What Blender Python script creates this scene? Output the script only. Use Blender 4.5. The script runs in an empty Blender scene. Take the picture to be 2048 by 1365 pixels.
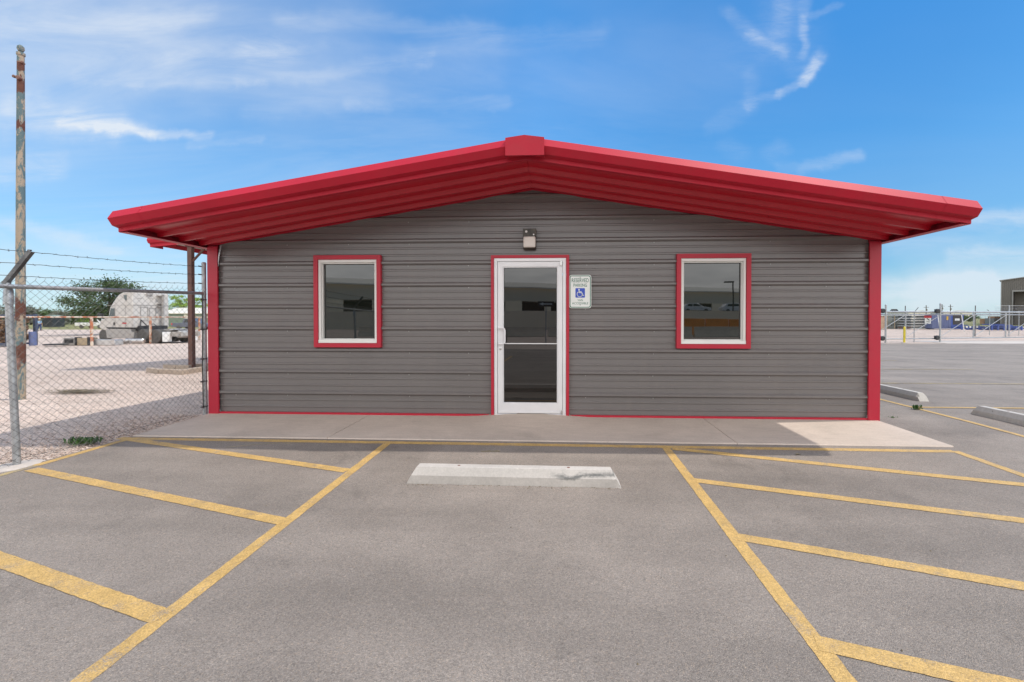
import bpy, math, random
from mathutils import Vector, Matrix
R=math.radians
random.seed(7)
scn=bpy.context.scene
COL=scn.collection
# ------------------------------------------------------------------ camera model (photo pixels 2048x1365)
F=850.0;CX=1079.0;CY=647.0;EZ=1.375
th=R(2.56);pt=math.atan(11/850)
FW=Vector((-math.sin(th)*math.cos(pt),math.cos(th)*math.cos(pt),-math.sin(pt)))
RT=Vector((math.cos(th),math.sin(th),0))
UP=Vector((-math.sin(th)*math.sin(pt),math.cos(th)*math.sin(pt),math.cos(pt)))
EYE=Vector((0,0,EZ))
def ray(x,y): return FW+RT*((x-CX)/F)+UP*((CY-y)/F)
def C(x,y,D): return EYE+ray(x,y)*D
def PY(x,y,Y):
    d=ray(x,y);return EYE+d*(Y/d.y)
def ss(t):
    t=max(0.0,min(1.0,t));return t*t*(3-2*t)
def T(X,Y):                                   # the lie of the land
    if Y<-6: return .0141*(-11.88)
    if Y<=5.88: return .0141*(Y-5.88)
    L=-.46*ss((Y-5.88)/26)-.24*ss((Y-50)/30)
    Rr=-.1*ss((Y-5.88)/18)
    w=ss((X+4)/8);return L*(1-w)+Rr*w
def G(x,y):
    d=ray(x,y);t=.5
    while t<3000:
        if EZ+d.z*t<T(d.x*t,d.y*t): break
        t*=1.0008
    return Vector((d.x*t,d.y*t,EZ+d.z*t))
# ------------------------------------------------------------------ materials
def newmat(name):
    m=bpy.data.materials.new(name);m.use_nodes=True
    nt=m.node_tree;b=nt.nodes['Principled BSDF'];return m,nt,b
def nd(nt,t,**k):
    n=nt.nodes.new(t)
    for a,v in k.items(): setattr(n,a,v)
    return n
def mth(nt,op,a,b=None,c=None,clamp=False):
    n=nt.nodes.new('ShaderNodeMath');n.operation=op;n.use_clamp=clamp
    for i,v in enumerate((a,b,c)):
        if v is None: continue
        if isinstance(v,(int,float)): n.inputs[i].default_value=v
        else: nt.links.new(v,n.inputs[i])
    return n.outputs[0]
def mixc(nt,f,a,b,bt='MIX'):
    n=nt.nodes.new('ShaderNodeMix');n.data_type='RGBA';n.blend_type=bt
    for s,v in ((n.inputs[0],f),(n.inputs[6],a),(n.inputs[7],b)):
        if isinstance(v,(int,float)): s.default_value=v
        elif isinstance(v,tuple): s.default_value=v+(1,) if len(v)==3 else v
        else: nt.links.new(v,s)
    return n.outputs[2]
def noise(nt,vec,scale,detail=2,rough=.5,dist=0,w=None):
    n=nd(nt,'ShaderNodeTexNoise');n.inputs['Scale'].default_value=scale;n.inputs['Detail'].default_value=detail
    n.inputs['Roughness'].default_value=rough;n.inputs['Distortion'].default_value=dist
    if vec is not None: nt.links.new(vec,n.inputs['Vector'])
    return n
def ramp(nt,fac,stops):
    n=nd(nt,'ShaderNodeValToRGB');e=n.color_ramp.elements
    while len(e)<len(stops): e.new(.5)
    for i,(p,c) in enumerate(stops):
        e[i].position=p
        e[i].color=(c,c,c,1) if isinstance(c,(int,float)) else tuple(c)+(1,)
    nt.links.new(fac,n.inputs[0]);return n.outputs[0]
def pos(nt): return nd(nt,'ShaderNodeNewGeometry').outputs['Position']
def vscale(nt,v,s,o=(0,0,0),rot=(0,0,0)):
    n=nd(nt,'ShaderNodeMapping');n.inputs['Scale'].default_value=s;n.inputs['Location'].default_value=o;n.inputs['Rotation'].default_value=rot
    nt.links.new(v,n.inputs['Vector']);return n.outputs[0]
def bump(nt,b,h,strength=.3,dist=.01):
    n=nd(nt,'ShaderNodeBump');n.inputs['Strength'].default_value=strength;n.inputs['Distance'].default_value=dist
    nt.links.new(h,n.inputs['Height']);nt.links.new(n.outputs[0],b.inputs['Normal'])
def tex(nt,obj=False):
    return nd(nt,'ShaderNodeTexCoord').outputs['Object']
def pm(name,col,rough=.5,metal=0,var=.12,scale=3,bs=0,bscale=80,coat=0,ior=None,dirt=None,dirtamt=.3,dirtscale=2):
    m,nt,b=newmat(name)
    p=tex(nt)
    n=noise(nt,p,scale,4)
    f=ramp(nt,n.outputs['Fac'],[(.3,1-var),(.7,1+var)])
    c=mixc(nt,1.0,tuple(col),f,'MULTIPLY')
    if dirt:
        n2=noise(nt,p,dirtscale,6,.65)
        f2=mth(nt,'MULTIPLY',ramp(nt,n2.outputs['Fac'],[(.45,0.0),(.7,1.0)]),dirtamt)
        c=mixc(nt,f2,c,tuple(dirt))
    nt.links.new(c,b.inputs['Base Color'])
    b.inputs['Roughness'].default_value=rough;b.inputs['Metallic'].default_value=metal
    if coat: b.inputs['Coat Weight'].default_value=coat;b.inputs['Coat Roughness'].default_value=.12
    if ior: b.inputs['IOR'].default_value=ior
    if bs:
        n3=noise(nt,p,bscale,3);bump(nt,b,n3.outputs['Fac'],bs,.004)
    return m
def asphalt_nodes(nt):
    p=pos(nt)
    big=ramp(nt,noise(nt,p,.45,3,.6,.6).outputs['Fac'],[(.3,.82),(.7,1.12)])
    mid=ramp(nt,noise(nt,p,2.3,5,.7).outputs['Fac'],[(.3,.90),(.72,1.08)])
    drv=ramp(nt,noise(nt,vscale(nt,p,(.16,1.1,1),rot=(0,0,.12)),1.4,4,.6).outputs['Fac'],[(.35,.86),(.6,1.05)])
    v=nd(nt,'ShaderNodeTexVoronoi');v.inputs['Scale'].default_value=180;nt.links.new(p,v.inputs['Vector'])
    sep=nd(nt,'ShaderNodeSeparateColor');nt.links.new(v.outputs['Color'],sep.inputs[0])
    st=ramp(nt,sep.outputs[0],[(0,.70),(.25,.91),(.8,1.06),(1,1.28)])
    warm=mixc(nt,ramp(nt,sep.outputs[1],[(.86,0.0),(.95,1.0)]),(.262,.223,.191),(.31,.25,.20))
    fine=ramp(nt,noise(nt,p,230,2,.6).outputs['Fac'],[(.3,.76),(.7,1.25)])
    dk=ramp(nt,noise(nt,p,.8,6,.8,.4).outputs['Fac'],[(.55,1.0),(.68,.78)])
    oil=ramp(nt,noise(nt,vscale(nt,p,(1,1,1),(7.3,2.1,0)),1.9,4,.7).outputs['Fac'],[(.70,1.0),(.77,.72)])
    scf=ramp(nt,noise(nt,vscale(nt,p,(5,1.4,1),(3,1,0),(0,0,.5)),1.7,8,.78).outputs['Fac'],[(.70,1.0),(.78,1.35)])
    c=warm
    for f in (big,mid,drv,st,fine,dk,oil,scf): c=mixc(nt,1.0,c,f,'MULTIPLY')
    h=mth(nt,'ADD',mth(nt,'MULTIPLY',v.outputs['Distance'],-1.0),mth(nt,'MULTIPLY',noise(nt,p,60,3).outputs['Fac'],1.0))
    return p,c,h,sep
def asphalt_mat():
    m,nt,b=newmat('asphalt');p,c,h,s=asphalt_nodes(nt)
    nt.links.new(c,b.inputs['Base Color']);b.inputs['Roughness'].default_value=.85
    bump(nt,b,h,.55,.006);return m
def paint_mat(name,col,wear=.5):
    m,nt,b=newmat(name);p,c,h,s=asphalt_nodes(nt)
    n=noise(nt,p,170,3,.7).outputs['Fac'];n2=noise(nt,p,6,5,.75).outputs['Fac']
    k=mth(nt,'ADD',mth(nt,'MULTIPLY',n,.5),mth(nt,'MULTIPLY',n2,.5))
    f=ramp(nt,k,[(wear-.06,1.0),(wear+.06,0.0)])
    var=ramp(nt,noise(nt,p,9,5,.7).outputs['Fac'],[(.3,.82),(.7,1.12)])
    yc=mixc(nt,1.0,tuple(col),var,'MULTIPLY')
    yc=mixc(nt,1.0,yc,ramp(nt,s.outputs[0],[(0,.72),(1,1.15)]),'MULTIPLY')
    nt.links.new(mixc(nt,f,c,yc),b.inputs['Base Color']);b.inputs['Roughness'].default_value=.7
    bump(nt,b,h,.4,.005);return m
def gravel_mat():
    m,nt,b=newmat('gravel');p=pos(nt)
    big=ramp(nt,noise(nt,p,.25,4,.6,.5).outputs['Fac'],[(.3,.86),(.7,1.08)])
    trk=ramp(nt,noise(nt,vscale(nt,p,(.12,1.0,1),rot=(0,0,.25)),1.1,5,.65).outputs['Fac'],[(.35,.86),(.62,1.06)])
    v=nd(nt,'ShaderNodeTexVoronoi');v.inputs['Scale'].default_value=34;nt.links.new(p,v.inputs['Vector'])
    sep=nd(nt,'ShaderNodeSeparateColor');nt.links.new(v.outputs['Color'],sep.inputs[0])
    st=ramp(nt,sep.outputs[0],[(0,.58),(.15,.85),(.75,1.05),(1,1.3)])
    v2=nd(nt,'ShaderNodeTexVoronoi');v2.inputs['Scale'].default_value=95;nt.links.new(p,v2.inputs['Vector'])
    sep2=nd(nt,'ShaderNodeSeparateColor');nt.links.new(v2.outputs['Color'],sep2.inputs[0])
    st2=ramp(nt,sep2.outputs[0],[(0,.7),(1,1.22)])
    base=mixc(nt,noise(nt,p,1.7,4).outputs['Fac'],(.57,.435,.355),(.65,.535,.455))
    # far off the yard turns to dry grass
    sx=nd(nt,'ShaderNodeSeparateXYZ');nt.links.new(p,sx.inputs[0])
    wob=mth(nt,'MULTIPLY',noise(nt,p,.05,3).outputs['Fac'],26.0)
    far=ramp(nt,mth(nt,'DIVIDE',mth(nt,'SUBTRACT',mth(nt,'ADD',sx.outputs[1],wob),76.0),60.0,clamp=True),[(.1,0.0),(.22,1.0)])
    gr=mixc(nt,ramp(nt,noise(nt,p,.35,5,.7).outputs['Fac'],[(.4,0.0),(.6,1.0)]),(.30,.25,.11),(.13,.16,.05))
    c=base
    for f in (big,trk,st,st2): c=mixc(nt,1.0,c,f,'MULTIPLY')
    c=mixc(nt,far,c,gr)
    nt.links.new(c,b.inputs['Base Color']);b.inputs['Roughness'].default_value=.95
    h=mth(nt,'SUBTRACT',noise(nt,p,30,4).outputs['Fac'],v.outputs['Distance'])
    bump(nt,b,h,.7,.018);return m
def concrete_mat(name,col,stain=.5):
    m,nt,b=newmat(name);p=pos(nt)
    a=ramp(nt,noise(nt,p,1.3,5,.65,.3).outputs['Fac'],[(.3,.88),(.7,1.06)])
    d=ramp(nt,noise(nt,p,45,4,.7).outputs['Fac'],[(.3,.91),(.7,1.07)])
    g=ramp(nt,noise(nt,vscale(nt,p,(1,6,1)),3.5,5,.7).outputs['Fac'],[(.35,.93),(.65,1.04)])
    sp=ramp(nt,noise(nt,p,23,2,.5).outputs['Fac'],[(.72,1.0),(.78,.66)])
    st_=ramp(nt,noise(nt,vscale(nt,p,(1,1,1),(4,4,0)),.9,7,.75,.5).outputs['Fac'],[(.52,1.0),(.66,.86)])
    c=tuple(col)
    for f in (a,d,g,sp,st_): c=mixc(nt,1.0,c,f,'MULTIPLY')
    nt.links.new(c,b.inputs['Base Color']);b.inputs['Roughness'].default_value=.9
    bump(nt,b,noise(nt,p,120,3).outputs['Fac'],.25,.003);return m
def wheelstop_mat():
    m,nt,b=newmat('stop_concrete');p=tex(nt)
    a=ramp(nt,noise(nt,p,3,5,.7).outputs['Fac'],[(.3,.82),(.7,1.06)])
    d=ramp(nt,noise(nt,p,60,3,.7).outputs['Fac'],[(.3,.9),(.7,1.06)])
    c=mixc(nt,1.0,(.53,.488,.445),a,'MULTIPLY');c=mixc(nt,1.0,c,d,'MULTIPLY')
    sx=nd(nt,'ShaderNodeSeparateXYZ');nt.links.new(p,sx.inputs[0])
    # black tyre scuff on one end, small yellow fleck in the middle
    q_=mth(nt,'ADD',sx.outputs[2],mth(nt,'MULTIPLY',mth(nt,'SUBTRACT',noise(nt,p,3.2,4,.6).outputs['Fac'],.5),.13))
    band=mth(nt,'SUBTRACT',1.0,mth(nt,'DIVIDE',mth(nt,'ABSOLUTE',mth(nt,'SUBTRACT',q_,.098)),.034),clamp=True)
    n_=noise(nt,vscale(nt,p,(1,3,3)),9,7,.75).outputs['Fac']
    sc=ramp(nt,mth(nt,'ADD',mth(nt,'MULTIPLY',band,.35),mth(nt,'MULTIPLY',n_,.7)),[(.46,0.0),(.66,1.0)])
    msk=ramp(nt,mth(nt,'ADD',sx.outputs[0],mth(nt,'MULTIPLY',n_,.25)),[(.42,0.0),(.58,1.0)])
    c=mixc(nt,mth(nt,'MULTIPLY',mth(nt,'MULTIPLY',sc,msk),.75),c,(.055,.065,.065))
    return m,nt,b,c,sx
def siding_mat():
    m,nt,b=newmat('siding_grey');p=tex(nt)
    a=ramp(nt,noise(nt,p,.8,3).outputs['Fac'],[(.3,.95),(.7,1.05)])
    d=ramp(nt,noise(nt,vscale(nt,p,(.6,1,5)),9,5,.7).outputs['Fac'],[(.3,.96),(.7,1.04)])
    dirt=mth(nt,'MULTIPLY',ramp(nt,noise(nt,vscale(nt,p,(1.5,1,.35)),3,6,.75).outputs['Fac'],[(.5,0.0),(.8,1.0)]),.12)
    c=mixc(nt,1.0,(.168,.154,.150),a,'MULTIPLY');c=mixc(nt,1.0,c,d,'MULTIPLY');c=mixc(nt,dirt,c,(.30,.25,.21))
    nt.links.new(c,b.inputs['Base Color']);b.inputs['Roughness'].default_value=.27
    b.inputs['IOR'].default_value=1.62
    bump(nt,b,noise(nt,vscale(nt,p,(.25,1,1)),4,2).outputs['Fac'],.12,.01);return m
def rust_pole_mat():
    m,nt,b=newmat('peeling_paint');p=tex(nt)
    tan=mixc(nt,noise(nt,p,5,4).outputs['Fac'],(.30,.235,.165),(.42,.345,.26))
    f1=ramp(nt,noise(nt,vscale(nt,p,(3,3,1.0)),3.6,9,.74,.8).outputs['Fac'],[(.47,0.0),(.53,1.0)])
    c=mixc(nt,f1,tan,(.10,.155,.165))
    sx=nd(nt,'ShaderNodeSeparateXYZ');nt.links.new(p,sx.inputs[0])
    n=noise(nt,vscale(nt,p,(4,4,1.6)),2.0,7,.7,.3).outputs['Fac']
    # rust patches: ragged zones at given heights
    rs=None
    for z0,w in ((5.3,.13),(4.62,.10),(1.48,.24),(.78,.17),(5.62,.07)):
        g=mth(nt,'SUBTRACT',1.0,mth(nt,'DIVIDE',mth(nt,'ABSOLUTE',mth(nt,'SUBTRACT',sx.outputs[2],z0)),w*2.0),clamp=True)
        rs=g if rs is None else mth(nt,'MAXIMUM',rs,g)
    f2=ramp(nt,mth(nt,'ADD',mth(nt,'MULTIPLY',rs,.42),mth(nt,'MULTIPLY',n,.95)),[(.70,0.0),(.73,1.0)])
    rc=mixc(nt,noise(nt,p,16,5,.7).outputs['Fac'],(.055,.02,.015),(.17,.06,.035))
    c=mixc(nt,f2,c,rc)
    f3=ramp(nt,noise(nt,vscale(nt,p,(9,9,2.5)),4,5,.6,1.2).outputs['Fac'],[(.70,0.0),(.73,1.0)])
    c=mixc(nt,f3,c,(.06,.03,.02))
    nt.links.new(c,b.inputs['Base Color']);b.inputs['Roughness'].default_value=.75
    bump(nt,b,f1,.25,.003);return m
def patch_mat(name,a,bb,scale=6,th=.5,rough=.7,metal=0):
    m,nt,b=newmat(name);p=tex(nt)
    f=ramp(nt,noise(nt,p,scale,7,.7,.3).outputs['Fac'],[(th-.03,0.0),(th+.04,1.0)])
    nt.links.new(mixc(nt,f,tuple(a),tuple(bb)),b.inputs['Base Color']);b.inputs['Roughness'].default_value=rough
    b.inputs['Metallic'].default_value=metal
    return m
def leaf_mat(name,a,bb):
    m,nt,b=newmat(name);p=tex(nt)
    f=noise(nt,p,1.3,4,.7).outputs['Fac']
    oi=nd(nt,'ShaderNodeTexWhiteNoise');nt.links.new(vscale(nt,p,(3,3,3)),oi.inputs[0])
    k=mth(nt,'ADD',mth(nt,'MULTIPLY',ramp(nt,f,[(.35,0.0),(.65,1.0)]),.75),mth(nt,'MULTIPLY',oi.outputs[0],.25))
    nt.links.new(mixc(nt,k,tuple(a),tuple(bb)),b.inputs['Base Color']);b.inputs['Roughness'].default_value=.6
    b.inputs['Transmission Weight'].default_value=0
    return m
M={}
M['asphalt']=asphalt_mat();M['yellow']=paint_mat('yellow_paint',(.58,.37,.125),.580);M['faded']=paint_mat('faded_paint',(.50,.38,.18),.52)
M['gravel']=gravel_mat();M['slab']=concrete_mat('sidewalk_concrete',(.52,.435,.365))
M['apron']=concrete_mat('apron_concrete',(.55,.49,.44))
M['curb']=concrete_mat('curb_concrete',(.42,.34,.27))
M['pier']=concrete_mat('barrier_concrete',(.66,.56,.43))
M['siding']=siding_mat()
M['red']=pm('red_painted_metal',(.45,.008,.028),.60,0,.07,1.2,ior=1.42,dirt=(.30,.05,.05),dirtamt=.18,dirtscale=3)
M['redsoffit']=pm('red_soffit_metal',(.50,.008,.024),.34,0,.06,1.2,ior=1.55)
M['redtrim']=pm('red_trim',(.46,.012,.036),.45,0,.05,2,ior=1.5,dirt=(.30,.06,.06),dirtamt=.15,dirtscale=6)
M['alu']=pm('clear_aluminium',(.78,.77,.78),.38,.2,.04,4)
M['vinyl']=pm('white_vinyl',(.78,.77,.74),.4,0,.03,4)
M['galv']=patch_mat('galvanised',(.36,.37,.38),(.46,.47,.48),9,.5,.42,.55)
M['galvdark']=patch_mat('galvanised_dark',(.10,.10,.10),(.17,.17,.17),9,.5,.5,.4)
M['wire']=pm('fence_wire',(.15,.145,.14),.5,.45,.2,8)
M['barb']=pm('barbed_wire',(.08,.075,.07),.6,.4,.2,8)
M['black']=pm('black_rubber',(.02,.02,.02),.7,0,.2,8)
M['bronze']=pm('bronze_housing',(.032,.028,.024),.45,0,.1,8,dirt=(.35,.30,.22),dirtamt=.25,dirtscale=14)
M['lens']=pm('frosted_lens',(.74,.68,.62),.5,0,.03,8)
M['pole']=rust_pole_mat()
M['brown']=pm('brown_steel',(.10,.045,.035),.6,0,.2,3,dirt=(.20,.08,.04),dirtamt=.4)
M['rustpipe']=patch_mat('rust_pipe',(.62,.52,.42),(.45,.16,.08),3,.5,.8)
M['insul']=pm('insulation_facing',(.72,.70,.62),.6,0,.06,2)
M['white']=pm('white_paint',(.74,.73,.71),.35,0,.06,1.5,coat=.3,dirt=(.42,.36,.28),dirtamt=.35,dirtscale=1.2)
M['truckwhite']=pm('dusty_white_paint',(.54,.51,.475),.4,0,.07,.9,dirt=(.48,.40,.31),dirtamt=.5,dirtscale=.7)
M['truckgrey']=pm('dusty_grey',(.38,.36,.34),.5,.1,.12,2,dirt=(.30,.25,.20),dirtamt=.5)
M['chrome']=pm('dull_chrome',(.62,.61,.60),.28,.85,.1,3)
M['tyre']=pm('tyre',(.085,.081,.077),.85,0,.2,4,dirt=(.20,.17,.14),dirtamt=.4,dirtscale=6)
M['rimrust']=pm('rusty_rim',(.20,.11,.085),.8,0,.25,8)
M['rim']=pm('steel_rim',(.45,.45,.45),.4,.6,.1,8)
M['carglass']=pm('vehicle_glass',(.02,.028,.03),.08,0,.1,2,ior=1.7)
M['greypaint']=pm('blue_grey_paint',(.09,.105,.14),.3,0,.05,2,coat=.5)
M['taillight']=pm('red_lamp',(.6,.02,.03),.3,0,.05,2)
M['blackplastic']=pm('black_plastic',(.03,.03,.032),.55,0,.2,3)
M['greenwall']=pm('green_metal_wall',(.20,.25,.20),.55,0,.08,.3)
M['cream']=pm('cream_metal_roof',(.74,.70,.60),.5,0,.05,.3)
M['container']=pm('charcoal_container',(.035,.04,.045),.6,0,.2,1)
M['bluesteel']=pm('blue_painted_steel',(.035,.085,.36),.5,0,.15,.8,dirt=(.16,.17,.25),dirtamt=.5,dirtscale=1.5)
M['rackblue']=pm('worn_dark_blue',(.05,.075,.13),.6,0,.2,2,dirt=(.12,.08,.06),dirtamt=.5)
M['tanboard']=pm('tan_boards',(.44,.31,.22),.8,0,.15,2)
M['slate']=pm('faded_blue_steel',(.12,.15,.29),.55,0,.1,.5)
M['bollard']=pm('yellow_bollard',(.62,.50,.03),.5,0,.12,4)
M['pipegrey']=pm('grey_pipe_stack',(.15,.165,.16),.6,0,.3,2)
M['timber']=pm('timber',(.42,.33,.22),.85,0,.2,3)
M['orange']=pm('orange_plastic',(.80,.27,.03),.6,0,.1,2)
M['orangec']=pm('orange_crate',(.50,.26,.13),.7,0,.2,2)
M['darkshed']=pm('charcoal_metal_siding',(.135,.125,.112),.5,0,.06,.3)
M['shedtrim']=pm('shed_trim',(.24,.235,.225),.5,0,.06,.5)
M['shedin']=pm('shed_dark',(.045,.04,.038),.7,0,.2,.5)
M['whwall']=pm('warehouse_wall',(.62,.60,.55),.6,0,.05,.2)
M['dark']=pm('dark_opening',(.02,.02,.02),.7,0,.1,1)
M['bark']=pm('bark',(.10,.075,.055),.9,0,.3,4)
M['leafd']=leaf_mat('leaf_dark',(.022,.042,.012),(.07,.12,.03))
M['leafm']=leaf_mat('leaf_mid',(.045,.075,.02),(.12,.18,.05))
M['leafl']=leaf_mat('leaf_light',(.14,.24,.03),(.30,.42,.08))
M['leafg']=leaf_mat('leaf_greyish',(.12,.13,.10),(.22,.23,.18))
M['weed']=leaf_mat('weed_green',(.03,.09,.015),(.10,.20,.04))
M['dry']=pm('dry_stalk',(.30,.25,.15),.9,0,.3,12)
M['drydark']=pm('dry_debris',(.17,.135,.08),.9,0,.4,14)
M['signwhite']=pm('sign_sheeting',(.80,.82,.79),.35,0,.03,6)
M['signgreen']=pm('sign_green',(.004,.13,.08),.4,0,.05,6)
M['signblue']=pm('sign_blue',(.035,.085,.50),.4,0,.05,6)
M['signred']=pm('sign_red',(.55,.02,.03),.5,0,.05,6)
M['signyel']=pm('sign_yellow',(.75,.45,.03),.5,0,.05,6)
M['shirt']=pm('light_blue_cloth',(.30,.48,.66),.9,0,.08,6)
M['jeans']=pm('denim',(.045,.065,.15),.9,0,.15,6)
M['skin']=pm('skin',(.42,.24,.16),.6,0,.05,6)
M['hat']=pm('straw_hat',(.66,.60,.48),.8,0,.08,6)
M['boot']=pm('boot_leather',(.06,.035,.025),.6,0,.1,6)
M['screw']=pm('screw_head',(.30,.29,.29),.4,.6,.1,6)
M['void']=pm('gap_shadow',(.03,.03,.032),.8,0,.1,2)
def glass_mat(name,col,ior):
    m,nt,b=newmat(name);b.inputs['Base Color'].default_value=tuple(col)+(1,)
    b.inputs['Roughness'].default_value=.012;b.inputs['IOR'].default_value=ior
    p=tex(nt);bump(nt,b,noise(nt,p,1.6,1).outputs['Fac'],.05,.012);return m
M['pane']=glass_mat('tinted_window_glass',(.010,.012,.009),1.95)
M['doorpane']=glass_mat('tinted_door_glass',(.008,.007,.006),1.85)
# ------------------------------------------------------------------ mesh builder
class MB:
    def __init__(s): s.v=[];s.f=[];s.m=[];s.k=0
    def mat(s,k): s.k=k;return s
    def face(s,pts):
        n=len(s.v);s.v+= [tuple(p) for p in pts];s.f.append(tuple(range(n,n+len(pts))));s.m.append(s.k)
    def box(s,a,b):
        x0,y0,z0=a;x1,y1,z1=b;n=len(s.v)
        s.v+=[(x0,y0,z0),(x1,y0,z0),(x1,y1,z0),(x0,y1,z0),(x0,y0,z1),(x1,y0,z1),(x1,y1,z1),(x0,y1,z1)]
        for q in ((0,3,2,1),(4,5,6,7),(0,1,5,4),(1,2,6,5),(2,3,7,6),(3,0,4,7)): s.f.append(tuple(n+i for i in q));s.m.append(s.k)
    def obox(s,c,sz,rz=0,ry=0,rx=0):
        mt=Matrix.Translation(c)@Matrix.Rotation(rz,4,'Z')@Matrix.Rotation(ry,4,'Y')@Matrix.Rotation(rx,4,'X')
        n=len(s.v);h=[x/2 for x in sz]
        for sx,sy,sz_ in ((-1,-1,-1),(1,-1,-1),(1,1,-1),(-1,1,-1),(-1,-1,1),(1,-1,1),(1,1,1),(-1,1,1)):
            s.v.append(tuple(mt@Vector((sx*h[0],sy*h[1],sz_*h[2]))))
        for q in ((0,3,2,1),(4,5,6,7),(0,1,5,4),(1,2,6,5),(2,3,7,6),(3,0,4,7)): s.f.append(tuple(n+i for i in q));s.m.append(s.k)
    def tube(s,pts,r,n=8,caps=True):
        pts=[Vector(p) for p in pts];rr=r if isinstance(r,(list,tuple)) else [r]*len(pts)
        prev=None;rings=[]
        for i,p in enumerate(pts):
            d=(pts[min(i+1,len(pts)-1)]-pts[max(i-1,0)]);d.normalize()
            if prev is None:
                a=Vector((0,0,1)) if abs(d.z)<.9 else Vector((1,0,0));u=d.cross(a).normalized()
            else:
                u=(prev-d*prev.dot(d)).normalized()
            prev=u;w=d.cross(u);b=len(s.v)
            for k in range(n):
                a=2*math.pi*k/n;s.v.append(tuple(p+(u*math.cos(a)+w*math.sin(a))*rr[i]))
            rings.append(b)
        for i in range(len(rings)-1):
            a,b=rings[i],rings[i+1]
            for k in range(n):
                s.f.append((a+k,a+(k+1)%n,b+(k+1)%n,b+k));s.m.append(s.k)
        if caps and n>2:
            s.f.append(tuple(rings[0]+k for k in range(n))[::-1]);s.m.append(s.k)
            s.f.append(tuple(rings[-1]+k for k in range(n)));s.m.append(s.k)
    def lathe(s,c,prof,n=16,axis='Z'):
        c=Vector(c);b=len(s.v)
        for r,z in prof:
            for k in range(n):
                a=2*math.pi*k/n;x,y=r*math.cos(a),r*math.sin(a)
                q={'Z':(x,y,z),'Y':(x,z,y),'X':(z,x,y)}[axis];s.v.append(tuple(c+Vector(q)))
        for i in range(len(prof)-1):
            for k in range(n):
                s.f.append((b+i*n+k,b+i*n+(k+1)%n,b+(i+1)*n+(k+1)%n,b+(i+1)*n+k));s.m.append(s.k)
        s.f.append(tuple(b+k for k in range(n)));s.m.append(s.k)
        e=b+(len(prof)-1)*n;s.f.append(tuple(e+k for k in range(n))[::-1]);s.m.append(s.k)
    def prism(s,poly,ext):
        poly=[Vector(p) for p in poly];e=Vector(ext);n=len(poly);b=len(s.v)
        s.v+=[tuple(p) for p in poly]+[tuple(p+e) for p in poly]
        s.f.append(tuple(range(b,b+n)));s.m.append(s.k)
        s.f.append(tuple(range(b+2*n-1,b+n-1,-1)));s.m.append(s.k)
        for i in range(n):
            j=(i+1)%n;s.f.append((b+i,b+i+n,b+j+n,b+j));s.m.append(s.k)
    def strip(s,secs):                         # loft open sections (lists of points)
        b=len(s.v);n=len(secs[0])
        for q in secs: s.v+=[tuple(p) for p in q]
        for i in range(len(secs)-1):
            for k in range(n-1):
                s.f.append((b+i*n+k,b+i*n+k+1,b+(i+1)*n+k+1,b+(i+1)*n+k));s.m.append(s.k)
    def build(s,name,mats,parent=None,smooth=True,bevel=0,recalc=True,loc=None):
        me=bpy.data.meshes.new(name);me.from_pydata(s.v,[],s.f)
        if not isinstance(mats,(list,tuple)): mats=[mats]
        for m in mats: me.materials.append(M[m] if isinstance(m,str) else m)
        if len(mats)>1:
            for p,k in zip(me.polygons,s.m): p.material_index=k
        if recalc:
            import bmesh
            bm=bmesh.new();bm.from_mesh(me);bmesh.ops.recalc_face_normals(bm,faces=bm.faces);bm.to_mesh(me);bm.free()
        me.update()
        if smooth:
            for p in me.polygons: p.use_smooth=True
            me.set_sharp_from_angle(angle=R(32))
        o=bpy.data.objects.new(name,me);COL.objects.link(o)
        if bevel:
            md=o.modifiers.new('bevel','BEVEL');md.width=bevel;md.segments=2;md.limit_method='ANGLE';md.angle_limit=R(40)
        if parent is not None:
            o.parent=parent
            mw=Matrix.Translation(parent.location)@Matrix.Rotation(parent.rotation_euler.z,4,'Z') if parent.parent is None else None
            if parent.parent is None: o.matrix_parent_inverse=mw.inverted()
            else:
                # grandchild: parent part sits at identity in world, so nothing to undo
                pass
        return o
def origin_to(o,c):
    """move a top-level mesh's origin to c without moving the mesh"""
    c=Vector(c);o.data.transform(Matrix.Translation(-c));o.location=c;return o
def tag(o,label=None,cat=None,group=None,kind=None):
    for k,v in (('label',label),('category',cat),('group',group),('kind',kind)):
        if v: o[k]=v
    return o
def thing(name,label,cat,loc=(0,0,0),rz=0,group=None):
    o=bpy.data.objects.new(name,None);COL.objects.link(o);o.location=loc;o.rotation_euler=(0,0,rz);o.empty_display_size=.2
    return tag(o,label,cat,group)
def dup(root,loc,rz=0,label=None,group=None,scale=None):
    r=root.copy();COL.objects.link(r);r.location=loc;r.rotation_euler=(0,0,rz)
    if scale: r.scale=scale
    if label: r['label']=label
    if group: r['group']=group
    for ch in list(root.children):
        c=ch.copy();COL.objects.link(c);c.parent=r
        for g in ch.children:
            d=g.copy();COL.objects.link(d);d.parent=c
    return r
def struct(o): o['kind']='structure';return o
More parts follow.
